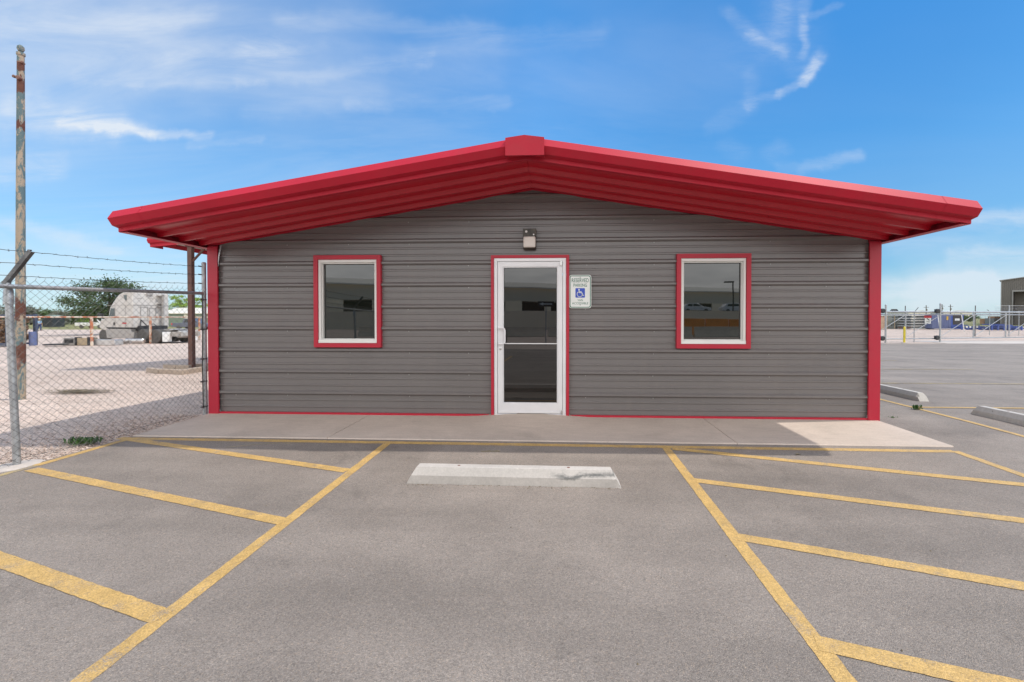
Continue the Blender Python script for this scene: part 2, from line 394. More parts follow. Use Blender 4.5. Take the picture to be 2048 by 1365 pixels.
# ------------------------------------------------------------------ ground, asphalt, slab
FX=lambda Y:-5.0-.074*(5.86-Y)                # chain link fence line
xs=[-900,-500,-300,-200,-140,-100,-75,-60,-50,-42,-36,-30,-25,-20,-16,-13,-11,-9.5,-8,-7,-6]+[-5+i for i in range(0,11)]+[7,9,12,16,20,26,34,45,60,80,110,150,220,350,600,900]
ys=[-400,-200,-120,-80,-60,-45,-35,-28,-22,-17,-14,-12,-10,-8,-6,-4,-2,0,2,4,5.88]+[7+i*1.5 for i in range(0,20)]+[38,42,46,50,54,58,62,66,70,75,80,90,110,150,220,350,600,1000]
m=MB();W=len(xs)
for y in ys:
    for x in xs: m.v.append((x,y,T(x,y)-.02))
for j in range(len(ys)-1):
    for i in range(W-1): m.f.append((j*W+i,j*W+i+1,(j+1)*W+i+1,(j+1)*W+i));m.m.append(0)
struct(m.build('ground','gravel'))
m=MB();ay=[-9,-7.5,-6,-4,-2,0,1,2,3,4,5,5.88]+[7+i*1.5 for i in range(0,12)]+[24.6,25.45]
us=[0,.2,.5,1,1.5,2,3,4,5,6,7,8,9,10,12,14,17,21,25,31,39,50,64,80]
secs=[]
for y in ay:
    x0=FX(y)+.10+.03*math.sin(y*2.3) if y<5.88 else -4.6
    if -6<y<5.9: x0=FX(y)+.09+.02*math.sin(y*5)
    secs.append([(x0+u,y+(.035*math.sin(u*3.1) if y==25.45 else 0),T(x0+u,y)) for u in us])
m.strip(secs);struct(m.build('asphalt_lot','asphalt'))
# concrete apron at the gate, beyond the asphalt
m=MB();m.strip([[(x,y,T(x,y)-.008) for x in (22.5,26,30,36,44)] for y in (25.4,26.2,27.4,28.6)])
struct(m.build('gate_apron','apron'))
# sidewalk slab in five bays, tooled joints between
joints=[-4.99]
for (xa,ya) in ((697,855),(1446,868)): joints.append(G(xa,ya).x)
jx=[-4.985,joints[1],joints[2],4.25]
gap=.004
slab=thing('sidewalk',None,None,(-.36,5.3,0))
slab['kind']='structure'
for a,b_ in zip(jx[:-1],jx[1:]):
    m=MB();y0=4.745;secs=[]
    n=24
    for i in range(n+1):
        x=a+gap+(b_-a-2*gap)*i/n
        hump=.038*math.exp(-((x+.39)/.62)**4)
        s_=[(x,y0,T(0,y0)-.10),(x,y0,T(0,y0)+.002),(x,y0+.012,T(0,y0)+.012)]
        for k in range(1,7):
            y=y0+.012+(5.93-y0-.012)*k/6
            s_.append((x,y,T(0,min(y,5.88))+.010+hump*ss((y-5.15)/.6)))
        s_.append((x,5.93,-.1));secs.append(s_)
    m.strip(secs);m.face([p for p in secs[0]]);m.face([p for p in secs[-1]])
    m.build('slab_bay','slab',slab)
# mortar bed seen in the joints
m=MB();m.box((-4.98,4.76,-.09),(4.24,5.92,-.013));m.build('joint_bed','curb',slab)
# ------------------------------------------------------------------ painted lines
def line(p0,p1,w,name='parking_line',mat='yellow',dz=.0018,ragged=.0022,ext=0):
    a=Vector((p0[0],p0[1]));b=Vector((p1[0],p1[1]));d=(b-a);L=d.length;d/=L;a=a-d*ext;b=b+d*ext;L=(b-a).length
    nrm=Vector((-d.y,d.x));n=max(2,int(L/.03));sl=[]
    for i in range(n+1):
        c=a+d*(L*i/n);w0=w/2+random.uniform(-ragged,ragged);w1=w/2+random.uniform(-ragged,ragged)
        q=[]
        for t in (-w0,0,w1):
            pp=c+nrm*t;q.append((pp.x,pp.y,T(pp.x,pp.y)+dz))
        sl.append(q)
    m=MB();m.strip(sl);o=m.build(name,mat,smooth=False,recalc=False)
    for p in o.data.polygons:
        if p.normal.z<0: p.flip()
    return struct(o)
def gp(x,y): q=G(x,y);return (q.x,q.y)
line((-4.93,4.665),(4.12,4.60),.085)
line((4.13,4.61),(4.145,-4.5),.09,dz=.0025)
line((-4.93,4.67),(FX(3.75)+.20,3.80),.085,dz=.0026)
line((FX(3.75)+.20,3.80),(FX(2)+.16,2.0),.07,mat='faded',dz=.0025)
line((-1.895,4.62),(-1.85,-5.0),.083,dz=.0022)
line((1.15,4.60),(1.09,-5.0),.085,dz=.0022)
for a,b_ in (((240,876.6),(694,942.5)),((62,939.5),(570,1045))):
    line(gp(*a),gp(*b_),.094,dz=.0034)
a=gp(0,1120);b_=gp(325,1236);d=Vector(b_)-Vector(a);line((Vector(a)-d*1.2),b_,.094,dz=.0034)
for a,b_ in (((1345,898),(2048,970.5)),((1384,961),(2048,1042.6)),((1474,1074.5),(2048,1174)),((1632,1287),(2011,1372))):
    a=Vector(gp(*a));b_=Vector(gp(*b_));t=(4.14-a.x)/(b_.x-a.x);line(a,a+(b_-a)*t,.094,dz=.0034)
# stall lines beside the building
line((5.42,3.6),(5.42,21.5),.075,dz=.0045)
for y in (4.1,6.75,9.28,11.95,14.6,17.3): line((5.45,y),(11.2,y),.07,mat='faded' if y>8 else 'yellow',dz=.006)
# ------------------------------------------------------------------ the metal building
XL,XR,YF,YB=-4.984,4.268,5.88,17.0
XC=-.36;SL=.161;ZR=3.135
zs=lambda x:ZR-SL*abs(x-XC)
bld=thing('metal_building','low grey ribbed metal office building with red gable roof and red trim','building',(XC,YF,0))
def profile(z0,z1):
    """(z,outward offset) of ribbed panel: ribs each 305 mm with two small ribs between"""
    pts=[(z0,0.0)];k=-1
    while True:
        b=.0+.305*k
        for dz,o in ((-.027,0),(-.004,.036),(.020,.036),(.044,.0),(.100,0),(.106,.011),(.122,.011),(.132,0),(.196,0),(.202,.011),(.218,.011),(.228,0)):
            z=b+dz
            if z0<z<z1: pts.append((z,o))
        if b>z1: break
        k+=1
    pts.append((z1,0.0));return pts
def panel(mb,u0,u1,z0,z1,put,holes=(),gable=True):
    pr=profile(z0,z1)
    zz=sorted(set([h[2] for h in holes]+[h[3] for h in holes]))
    ex=[]
    for z in zz:
        for (a,oa),(b,ob) in zip(pr[:-1],pr[1:]):
            if a<z<b: ex.append((z,oa+(ob-oa)*(z-a)/(b-a)))
    pr=sorted(pr+ex)
    def lim(z):
        if not gable: return u0,u1
        h=(ZR-z)/SL;return max(u0,XC-h),min(u1,XC+h)
    for (a,oa),(b,ob) in zip(pr[:-1],pr[1:]):
        la,ra=lim(a);lb,rb=lim(b)
        if ra-la<.02: continue
        if rb<lb: lb=rb=XC
        cuts=[h for h in holes if h[2]<=a+1e-6 and h[3]>=b-1e-6]
        cuts.sort();segs=[];cl=(la,lb)
        for h in cuts: segs.append((cl[0],cl[1],h[0],h[0]));cl=(h[1],h[1])
        segs.append((cl[0],cl[1],ra,rb))
        for p,q,r_,s_ in segs:
            mb.face([put(p,a,oa),put(r_,a,oa),put(s_,b,ob),put(q,b,ob)])
WIN=[(-3.378,-2.535,1.018,2.192),(1.655,2.522,1.018,2.180)]
DOOR=(-.890,.105,-.05,2.195)
m=MB()
panel(m,XL+.13,XR-.13,.035,ZR,lambda u,z,o:(u,YF-o,z),holes=[(w[0]-.03,w[1]+.03,w[2]-.03,w[3]+.03) for w in WIN]+[(DOOR[0]-.02,DOOR[1]+.02,-.1,DOOR[3]+.02)])
# screw heads in columns
m.mat(1)
for xx in [-4.62,-3.85,-2.95,-2.10,-1.25,.38,1.30,2.85,3.60]:
    for k in range(0,10):
        z=.005+.305*k+.265
        if z>zs(xx)-.1 or z<.06: continue
        if any(w[0]-.1<xx<w[1]+.1 and w[2]-.08<z<w[3]+.08 for w in WIN): continue
        m.lathe((xx+random.uniform(-.01,.01),YF,z),[(.008,-.0005),(.008,-.003),(.005,-.003),(.005,-.008)],6,'Y')
m.build('front_wall',['siding','screw'],bld,smooth=False,recalc=False)
for s_,x_ in ((-1,XL+.02),(1,XR-.02)):
    m=MB();panel(m,YF+.02,YB,.035,zs(XL)-.02,lambda u,z,o:(x_+s_*o,u,z),gable=False);m.build('side_wall','siding',bld,smooth=False)
m=MB();panel(m,XL,XR,.035,ZR,lambda u,z,o:(u,YB+o,z));m.build('rear_wall','siding',bld,smooth=False)
# corner trims
for x0,x1 in ((XL,XL+.146),(XR-.148,XR)):
    m=MB()
    s=1 if x0<0 else -1
    m.box((x0,YF-.052,.0),(x1,YF-.049,zs(x0 if x0<0 else x1)-.004))
    inner=x1 if x0<0 else x0;outer=x0 if x0<0 else x1
    m.box((min(inner,inner-s*.003),YF-.049,0),(max(inner,inner-s*.003),YF-.030,zs(inner)-.01))
    m.box((min(outer,outer+s*.003),YF-.049,0),(max(outer,outer+s*.003),YF+.10,zs(outer)-.01))
    for k in range(9):
        z=.03+.305*k
        if z<2.3: m.lathe((inner-s*.014,YF-.052,z),[(.007,0),(.004,-.005)],6,'Y')
    m.build('corner_trim','redtrim',bld)
for s,x in ((1,XL+.147),(-1,XR-.149)):
    m=MB();m.box((min(x,x+s*.035),YF+.002,.03),(max(x,x+s*.035),YF+.02,2.38));m.build('corner_gap','void',bld)
# loose closure strip by the left corner
m=MB();m.strip([[(XL+.150,YF-.045,2.10),(XL+.158,YF-.047,2.10)],[(XL+.158,YF-.046,2.25),(XL+.178,YF-.048,2.25)],[(XL+.190,YF-.047,2.40),(XL+.215,YF-.049,2.405)]])
m.build('loose_closure_strip','galv',bld,smooth=False)
# base trim
m=MB()
for a,b_ in ((XL+.146,DOOR[0]-.075),(DOOR[1]+.06,XR-.148)):
    m.box((a,YF-.036,.004),(b_,YF-.004,.034))
m.build('base_trim','redtrim',bld)
# rake fascia
PROF=[(4.70,.222),(4.66,.222),(4.60,.128),(4.652,.056),(4.722,.040),(4.722,.0),(4.772,-.001)]
def rake(x0,x1,off=0.0,cap=None):
    m=MB();xsn=[x0]+([XC] if x0<XC<x1 else [])+[x1]
    m.strip([[(x,y-off,zs(x)+h) for y,h in PROF] for x in xsn])
    if cap is not None: m.face([(cap,y,zs(cap)+h) for y,h in PROF[:-1]]+[(cap,5.0,zs(cap)+.001),(cap,5.0,zs(cap)+.222)])
    return m
TL,TR=-5.10,4.372
m=rake(-4.745,XC-.17);m.build('rake_fascia','red',bld)
m=rake(XC+.17,4.02);m.build('rake_fascia','red',bld)
m=rake(TL,-4.742,.0025,TL);m.build('rake_end','red',bld)
m=rake(4.017,TR,.0025,TR);m.build('rake_end','red',bld)
m=MB();m.strip([[(x,y-.001,zs(x)+h) for y,h in PROF[3:]] for x in (XC-.2,XC,XC+.2)]);m.build('rake_fascia','red',bld)
# ridge cap
m=MB();c0,c1,yy=XC-.215,XC+.205,4.585
cx=XC-.01
m.prism([(c0,yy,3.125),(c1,yy,3.125),(c1,yy,3.315),(cx,yy,3.343),(c0,yy,3.315)],(0,.022,0))
m.box((c0,yy+.022,3.127),(c0+.004,yy+.10,3.313));m.box((c1-.004,yy+.022,3.127),(c1,yy+.10,3.313))
m.prism([(c0,yy+.022,3.311),(cx,yy+.022,3.339),(c1,yy+.022,3.311),(c1,yy+.022,3.315),(cx,yy+.022,3.343),(c0,yy+.022,3.315)],(0,YB-yy,0))
m.build('ridge_cap','red',bld)
# soffit: ribs run with the slope
def soffit(x0,x1):
    pr=[(4.772,.0),(4.80,.052)]
    for k in range(0,3):
        c=5.105+.31*k
        pr+=[(c,.052),(c+.016,.0),(c+.046,.0),(c+.062,.050)]
    pr.append((5.875,.052))
    m=MB();m.strip([[(x0,y,zs(x0)+h) for y,h in pr],[(x1,y,zs(x1)+h) for y,h in pr]]);return m
soffit(-5.02,XC-.0015).build('soffit','redsoffit',bld,smooth=False);soffit(XC+.0015,4.29).build('soffit','redsoffit',bld,smooth=False)
# small trim where soffit meets wall
m=MB()
for a,b_ in ((XL,XC),(XC,XR)):
    m.strip([[(a,YF-.034,zs(a)+.0),(a,YF-.034,zs(a)+.034)],[(b_,YF-.034,zs(b_)+.0),(b_,YF-.034,zs(b_)+.034)]])
    m.strip([[(a,YF-.034,zs(a)),(a,YF,zs(a))],[(b_,YF-.034,zs(b_)),(b_,YF,zs(b_))]])
m.build('soffit_trim','red',bld)
# eave strips at both ends, then eave trim along the sides
for x0,x1,xo in ((TL,-4.985,TL),(4.262,TR,TR)):
    m=MB();z=zs(xo)
    m.box((x0,4.726,z-.006),(x1,YB,z-.001))
    m.box((xo-.002 if xo<0 else xo-.001,4.74,z-.001),(xo+.001 if xo<0 else xo+.002,YB,z+.205))
    m.build('eave_trim','redtrim',bld)
m=MB();ybk=YB+.3
m.prism([(TL,4.70,zs(TL)+.205),(XC,4.70,ZR+.205),(TR,4.70,zs(TR)+.205),(TR,4.70,zs(TR)+.15),(XC,4.70,ZR+.15),(TL,4.70,zs(TL)+.15)],(0,ybk-4.70,0))
n_=int((ybk-4.9)/.61)
for i in range(n_):
    y=4.95+i*.61
    for a,b_ in ((TL,XC),(XC,TR)):
        m.prism([(a,y-.04,zs(a)+.204),(a,y+.04,zs(a)+.204),(a,y+.02,zs(a)+.236),(a,y-.02,zs(a)+.236)],(b_-a,0,zs(b_)-zs(a)))
m.build('roof','red',bld,smooth=False)
# windows
def window(w):
    x0,x1,z0,z1=w;t=.058;y=YF-.058
    m=MB()
    m.prism([(x0-t,y,z1+t),(x1+t,y,z1+t),(x1,y,z1),(x0,y,z1)],(0,.056,0))
    m.prism([(x0-t,y,z0-t),(x1+t,y,z0-t),(x1,y,z0),(x0,y,z0)],(0,.056,0))
    m.prism([(x0-t,y,z0-t+.0015),(x0,y,z0+.001),(x0,y,z1-.001),(x0-t,y,z1+t-.0015)],(0,.056,0))
    m.prism([(x1+t,y,z0-t+.0015),(x1,y,z0+.001),(x1,y,z1-.001),(x1+t,y,z1+t-.0015)],(0,.056,0))
    o=m.build('window','redtrim',bld,smooth=False)
    m=MB();f=.048;y0,y1=YF-.040,YF+.045
    for a,b_ in (((x0+.003,y0,z1-f+.006),(x1-.003,y1,z1-.003)),((x0+.003,y0-.01,z0+.003),(x1-.003,y1,z0+f)),((x0+.003,y0,z0+f),(x0+f-.012,y1,z1-f+.006)),((x1-f+.012,y0,z0+f),(x1-.003,y1,z1-f+.006))): m.box(a,b_)
    q=f-.012
    for a,b_ in (((x0+q,y0+.03,z1-f-.010),(x1-q,y1,z1-f+.006)),((x0+q,y0+.03,z0+f),(x1-q,y1,z0+f+.014)),((x0+q,y0+.03,z0+f+.014),(x0+q+.014,y1,z1-f-.010)),((x1-q-.014,y0+.03,z0+f+.014),(x1-q,y1,z1-f-.010))): m.box(a,b_)
    m.build('frame','vinyl',o,bevel=.002)
    m=MB();q+=.012;m.box((x0+q,YF+.030,z0+f+.010),(x1-q,YF+.036,z1-f-.006));m.build('pane','pane',o,smooth=False)
    m=MB()
    m.box((x0+q,YF+.027,z0+f+.012),(x0+q+.010,YF+.029,z1-f-.008));m.box((x1-q-.010,YF+.027,z0+f+.012),(x1-q,YF+.029,z1-f-.008));m.box((x0+q,YF+.027,z1-f-.018),(x1-q,YF+.029,z1-f-.008))
    m.build('gasket','black',o,smooth=False)
for w in WIN: window(w)
# door
x0,x1,_,z1=DOOR;zb=.052
m=MB();y=YF-.060;t=.040
m.box((x0-t,y,.012),(x0,YF-.002,z1+t));m.box((x1,y,.012),(x1+t,YF-.002,z1+t));m.box((x0,y,z1),(x1,YF-.002,z1+t))
m.build('door_trim','redtrim',bld,bevel=.002)
m=MB();f=.046;y=YF-.050
m.box((x0+.002,y,zb-.02),(x0+f,YF+.05,z1-.002));m.box((x1-f,y,zb-.02),(x1-.002,YF+.05,z1-.002));m.box((x0+f,y,z1-f),(x1-f,YF+.05,z1-.002))
m.box((x0+.010,y-.004,zb),(x0+.016,y,z1-.012));m.box((x1-.016,y-.004,zb),(x1-.010,y,z1-.012))
m.build('door_frame','alu',bld,bevel=.002)
m=MB();m.prism([(x0+f,YF-.075,zb-.024),(x0+f,YF+.05,zb-.024),(x0+f,YF+.05,zb-.004),(x0+f,YF-.045,zb-.006)],(x1-x0-2*f,0,0));m.build('threshold','alu',bld)
lx0,lx1,lz0,lz1=x0+f+.004,x1-f-.004,zb+.002,z1-f-.004
gx0,gx1,gz0,gz1=-.768,-.010,.190,2.078
m=MB();y=YF-.038
m.box((lx0,y,lz0),(gx0,YF+.008,lz1));m.box((gx1,y,lz0),(lx1,YF+.008,lz1))
m.box((gx0,y,gz1),(gx1,YF+.008,lz1));m.box((gx0,y,lz0),(gx1,YF+.008,gz0))
q=.012
for a,b_ in (((gx0,y+.008,gz0),(gx0+q,YF,gz1)),((gx1-q,y+.008,gz0),(gx1,YF,gz1)),((gx0+q,y+.008,gz1-q),(gx1-q,YF,gz1)),((gx0+q,y+.008,gz0),(gx1-q,YF,gz0+q))): m.box(a,b_)
door=m.build('door','alu',bld,bevel=.0015)
m=MB();m.box((gx0+q,YF-.012,gz0+q),(gx1-q,YF-.006,gz1-q));m.build('glass_pane','doorpane',door,smooth=False)
m=MB()
m.box((gx0+q,YF-.015,gz0+q),(gx0+q+.005,YF-.0125,gz1-q));m.box((gx1-q-.005,YF-.015,gz0+q),(gx1-q,YF-.0125,gz1-q));m.box((gx0+q,YF-.015,gz1-q-.005),(gx1-q,YF-.0125,gz1-q));m.build('gasket','black',door,smooth=False)
m=MB();hx=lx0+.022;pts=[(hx,y,1.235),(hx,y-.045,1.235),(hx+.012,y-.052,1.235),(hx+.055,y-.055,1.235),(hx+.078,y-.055,1.222),(hx+.084,y-.055,1.195),(hx+.084,y-.055,1.055),(hx+.078,y-.055,1.030),(hx+.055,y-.055,1.016),(hx+.012,y-.052,1.016),(hx,y-.045,1.016),(hx,y,1.016)]
m.tube(pts,.0125,10);m.lathe((hx,y,1.235),[(.017,0),(.017,-.006)],12,'Y');m.lathe((hx,y,1.016),[(.017,0),(.017,-.006)],12,'Y')
m.build('handle','alu',door)
m=MB();m.lathe((hx+.016,y,.948),[(.018,0),(.018,-.006),(.010,-.008),(.010,-.009)],16,'Y');m.build('lock','chrome',door)
m=MB();m.box((lx1-.034,y-.028,lz1-.058),(lx1-.002,y,lz1+.012));m.box((lx1-.028,y-.034,lz1-.050),(lx1-.008,y-.028,lz1-.012));m.build('pivot_hinge','chrome',door,bevel=.002)
m=MB();m.box((lx1-.020,y-.022,lz0-.004),(lx1+.004,y,lz0+.050));m.build('pivot_hinge','chrome',door,bevel=.002)
m=MB();m.box((lx0+.004,y-.006,lz0+.004),(lx1-.03,y-.0005,lz0+.030))
for i in range(7): m.lathe((lx0+.04+i*.13,y-.006,lz0+.017),[(.004,0),(.003,-.003)],6,'Y')
m.build('door_sweep','alu',door)
m=MB();m.box((gx0+q,YF-.022,1.012),(gx1-q,YF-.0155,1.024));m.build('push_bar','alu',door,smooth=False)
# wall lamp over the door
lx,lz=-.392,2.443
lamp=thing('wall_lamp','small bronze wall lamp with square frosted lens above the door','lamp',(lx,YF,lz))
m=MB();m.box((lx-.092,YF-.105,lz+.035),(lx+.088,YF-.031,lz+.143));m.box((lx-.088,YF-.075,lz-.135),(lx+.084,YF-.031,lz+.034))
m.prism([(lx-.088,YF-.075,lz-.135),(lx+.084,YF-.075,lz-.135),(lx+.080,YF-.10,lz-.118),(lx-.084,YF-.10,lz-.118)],(0,0,.01))
m.build('housing','bronze',lamp,bevel=.006)
m=MB();m.box((lx-.086,YF-.122,lz-.112),(lx+.080,YF-.076,lz+.036));m.build('lens','lens',lamp,bevel=.016)
for a,b_,r_ in ((-.046,.103,.016),(.055,.062,.011)):
    m=MB();m.lathe((lx+a,YF-.1055,lz+b_),[(r_,0),(r_,-.003),(r_*.55,-.006)],12,'Y');m.build('screw_plug','vinyl',lamp)
# accessible parking sign
sc=Vector((.296,YF-.040,1.733));sg=thing('parking_sign','white metal reserved parking sign with green border and blue wheelchair symbol beside the door','sign',sc)
def rrect(cx,cz,w,h,r,y,n=6):
    pts=[]
    for (sx,sz,a0) in ((1,1,0),(-1,1,90),(-1,-1,180),(1,-1,270)):
        for k in range(n+1):
            a=R(a0+90*k/n);pts.append((cx+sx*(w/2-r)+r*math.cos(a),y,cz+sz*(h/2-r)+r*math.sin(a)))
    return pts
m=MB();m.prism(rrect(sc.x,sc.z,.303,.455,.034,sc.y-.0025),(0,.003,0));m.build('plate','signwhite',sg,smooth=False)
m=MB();o_=rrect(sc.x,sc.z,.287,.439,.028,sc.y-.0032);i_=rrect(sc.x,sc.z,.266,.418,.020,sc.y-.0032)
for k in range(len(o_)): j=(k+1)%len(o_);m.face([o_[k],o_[j],i_[j],i_[k]])
m.build('border','signgreen',sg,smooth=False)
def text(s,x,z,h,w,mat,parent,y,name='lettering',bold=.0):
    cu=bpy.data.curves.new(name,'FONT');cu.body=s;cu.align_x='CENTER';cu.align_y='CENTER';cu.size=1;cu.offset=bold
    o=bpy.data.objects.new('tmp',cu);COL.objects.link(o);bpy.context.view_layer.update()
    me=bpy.data.meshes.new_from_object(o.evaluated_get(bpy.context.evaluated_depsgraph_get()));bpy.data.objects.remove(o)
    bx=[v.co.x for v in me.vertices];by=[v.co.y for v in me.vertices]
    kx=w/(max(bx)-min(bx));ky=h/(max(by)-min(by));cx=(max(bx)+min(bx))/2;cy=(max(by)+min(by))/2
    for v in me.vertices: v.co=((v.co.x-cx)*kx+x,y,(v.co.y-cy)*ky+z)
    me.materials.clear();me.materials.append(M[mat]);me.name=name
    r=bpy.data.objects.new(name,me);COL.objects.link(r);r.parent=parent;r.matrix_parent_inverse=Matrix.Translation(-parent.location);return r
yt=sc.y-.0036
text('RESERVED',sc.x,sc.z+.154,.054,.232,'signgreen',sg,yt,bold=.006)
text('PARKING',sc.x,sc.z+.087,.044,.182,'signgreen',sg,yt,bold=.006)
text('VAN',sc.x,sc.z-.117,.029,.072,'signgreen',sg,yt)
text('ACCESSIBLE',sc.x,sc.z-.160,.030,.220,'signgreen',sg,yt)
bz=sc.z-.018
m=MB();m.prism(rrect(sc.x,bz,.130,.130,.010,yt),(0,.001,0));m.build('symbol_field','signblue',sg,smooth=False)
m=MB();ys_=yt-.0008
def stroke(pts,w):
    for (a,b_) in zip(pts[:-1],pts[1:]):
        d=Vector((b_[0]-a[0],b_[1]-a[1]));L=d.length;d/=L;n=Vector((-d.y,d.x))*w/2;e=d*w*.25
        q=[(a[0]-e.x+n.x,a[1]-e.y+n.y),(b_[0]+e.x+n.x,b_[1]+e.y+n.y),(b_[0]+e.x-n.x,b_[1]+e.y-n.y),(a[0]-e.x-n.x,a[1]-e.y-n.y)]
        m.prism([(sc.x+p[0],ys_,bz+p[1]) for p in q],(0,.0006,0))
m.prism([(sc.x-.016+.0095*math.cos(R(k*30)),ys_,bz+.046+.0095*math.sin(R(k*30))) for k in range(12)],(0,.0006,0))
stroke([(-.016,.036),(-.014,.004),(.022,.003),(.038,-.038),(.050,-.034)],.011);stroke([(-.013,.018),(.018,.017)],.008)
stroke([(-.006+.036*math.cos(R(a)),-.017+.036*math.sin(R(a))) for a in range(130,351,20)],.0095)
m.build('wheelchair_symbol','signwhite',sg,smooth=False)
for z in (.195,-.182):
    m=MB();m.lathe((sc.x,sc.y-.003,sc.z+z),[(.006,0),(.006,-.004),(.003,-.006)],8,'Y');m.build('bolt','galvdark',sg)
# ------------------------------------------------------------------ wheel stops
wm,nt,b,c,sx=wheelstop_mat()
nt.links.new(c,b.inputs['Base Color']);b.inputs['Roughness'].default_value=.85
bump(nt,b,noise(nt,tex(nt),70,3).outputs['Fac'],.3,.003);M['stop']=wm
wm2=concrete_mat('stop_plain',(.48,.45,.41));M['stop2']=wm2
def wheel_stop(label,loc,rz,mat,L=1.81):
    w,h=.155,.136;e=.10
    t=thing('wheel_stop',label,'wheel stop',loc,rz,'concrete wheel stops')
    sec=[(-w/2,0),(-w/2+.004,.070),(-.042,h-.002),(-.034,h),(.034,h),(.042,h-.002),(w/2-.004,.070),(w/2,0)]
    m=MB();xsn=[(-L/2,0),(-L/2+.035,.35),(-L/2+.085,1)]
    secs=[]
    X=[(-L/2,.0),(-L/2+.040,.53),(-L/2+.078,.98),(-L/2+.085,1)]
    def at(x,k): return [(x,yy,min(z,k*h)+.0) for yy,z in sec]
    secs=[at(x,max(k,.02)) for x,k in X]
    for i in range(1,24): secs.append([(-L/2+.085+(L-.17)*i/24,yy,z+random.uniform(-.0008,.0008)) for yy,z in sec])
    secs+=[at(-x,max(k,.02)) for x,k in reversed(X)]
    m.strip(secs);m.face(secs[0]);m.face(secs[-1]);m.strip([[q[0],q[-1]] for q in secs])
    o=m.build('block',mat,None,smooth=False);o.parent=t
    for x in (-.47,.47):
        m=MB();m.lathe((x,.0,h),[(.0135,-.004),(.0135,.0015),(.008,.002)],12);o=m.build('anchor_pin','rimrust',None);o.parent=t
    return t
wy=3.528+.078
wheel_stop('concrete wheel stop with a black tyre scuff in front of the door',(-.385,wy,T(0,wy)-.001),R(-.6),'stop')
wheel_stop('plain concrete wheel stop half hidden behind the building corner',(6.01,8.15,T(6,8.15)-.001),R(90),'stop2')
wheel_stop('plain concrete wheel stop cut off by the right edge of the photo',(5.99,5.45,T(6,5.45)-.001),R(90.5),'stop2')
# ------------------------------------------------------------------ chain link fence
fence=thing('chain_link_fence','galvanised chain link fence with barbed wire joining the left corner of the building','fence',(FX(3.8),3.8,T(0,3.8)))
Y0,Y1=-3.2,5.80
zb_=lambda Y:T(0,Y)+.02
zt_=lambda Y:T(0,Y)+1.70+.01*(Y-3.8)
def chain(mb,P,n,h,cell=.072,r=.0021,sides=4,wob=.004,twist=True):
    """P(u,z) -> point, u in metres; n weave columns"""
    rows=int(h/(cell/2))
    for i in range(n):
        pts=[]
        for k in range(rows+1):
            u=cell/2*i*1.0+(cell/2 if (k%2) else 0)
            pts.append(P(u,k*cell/2,(r*1.1 if k%2 else -r*1.1)))
        if twist: 
            q=pts[-1];pts.append(tuple(a+b_ for a,b_ in zip(q,(0.0,.006,.022))))
        mb.tube(pts,r,sides,caps=False)
m=MB()
def FP(u,z,o):
    Y=Y1-u;Z=zb_(Y)+z*(zt_(Y)+.065-zb_(Y))/1.74
    lean=.010*math.sin(Y*1.7+z*2)
    return (FX(Y)+.028+o+lean,Y,Z)
L=Y1-Y0
# each wire zig-zags over one cell: neighbours interlock at the cell edges
cell=.0715
rows=48
for i in range(int(L/cell)*2):
    if i%2: continue
    for ph in (0,1):
        pass
for i in range(int(L/(cell/2))):
    pts=[]
    for k in range(rows+1):
        u=cell/2*(i+ (1 if (k+i)%2 else 0))
        s_=1 if (k+i)%2 else -1
        pts.append(FP(u,k*1.74/rows,.0022*s_*(1 if i%2 else -1)))
    q=pts[-1]
    if (rows+i)%2: pts.append((q[0]+.004,q[1]+.008,q[2]+.026))
    m.tube(pts,.0019,4,caps=False)
m.build('chain_mesh','wire',fence,recalc=False)
m=MB();m.tube([(FX(y),y,zt_(y)) for y in (Y0,3.8,Y1-.03)],.0215,14);m.build('top_rail','galv',fence)
m=MB();m.tube([(FX(y)+.02+.01*math.sin(y*9),y,zb_(y)+.035+.012*math.sin(y*4)) for y in [Y0+i*.2 for i in range(int(L/.2))]],.002,4);m.build('tension_wire','wire',fence)
for yp in (3.80,.75,-2.3):
    bx=FX(yp);bz_=T(0,yp)
    m=MB();m.lathe((bx,yp,bz_-.05),[(.19,0),(.185,.048),(.12,.058),(.05,.06)],20);m.build('footing','apron',fence)
    m=MB();m.tube([(bx+.01,yp,bz_-.1),(bx-.045,yp-.005,zt_(yp)-.06)],.027,20);o=m.build('post','galv',fence)
    m=MB();tx=bx-.045;m.lathe((tx,yp-.005,zt_(yp)-.165),[(.036,0),(.036,.075),(.033,.082),(.033,.125),(.024,.15),(.018,.20)],20);m.build('post_cap','galv',o)
    m=MB();a=Vector((tx-.03,yp-.01,zt_(yp)+.02));b_=a+Vector((.26,.01,.315));d=(b_-a).normalized();n=Vector((d.z,0,-d.x))*.020
    m.prism([a-n+Vector((0,-.016,0)),a+n+Vector((0,-.016,0)),b_+n+Vector((0,-.016,0)),b_-n+Vector((0,-.016,0))],(0,.006,0))
    m.prism([a-n+Vector((0,-.010,0)),a-n*.8+Vector((0,-.010,0)),b_-n*.8+Vector((0,-.010,0)),b_-n+Vector((0,-.010,0))],(0,.026,0))
    m.prism([a+n*.8+Vector((0,-.010,0)),a+n+Vector((0,-.010,0)),b_+n+Vector((0,-.010,0)),b_+n*.8+Vector((0,-.010,0))],(0,.026,0))
    m.build('barb_arm','galvdark',o)
ex=-5.045
m=MB();m.tube([(ex,5.84,-.1),(ex,5.84,2.14)],.027,16);m.lathe((ex,5.84,2.135),[(.030,0),(.030,.012),(.02,.03)],16);m.build('end_post','galv',fence)
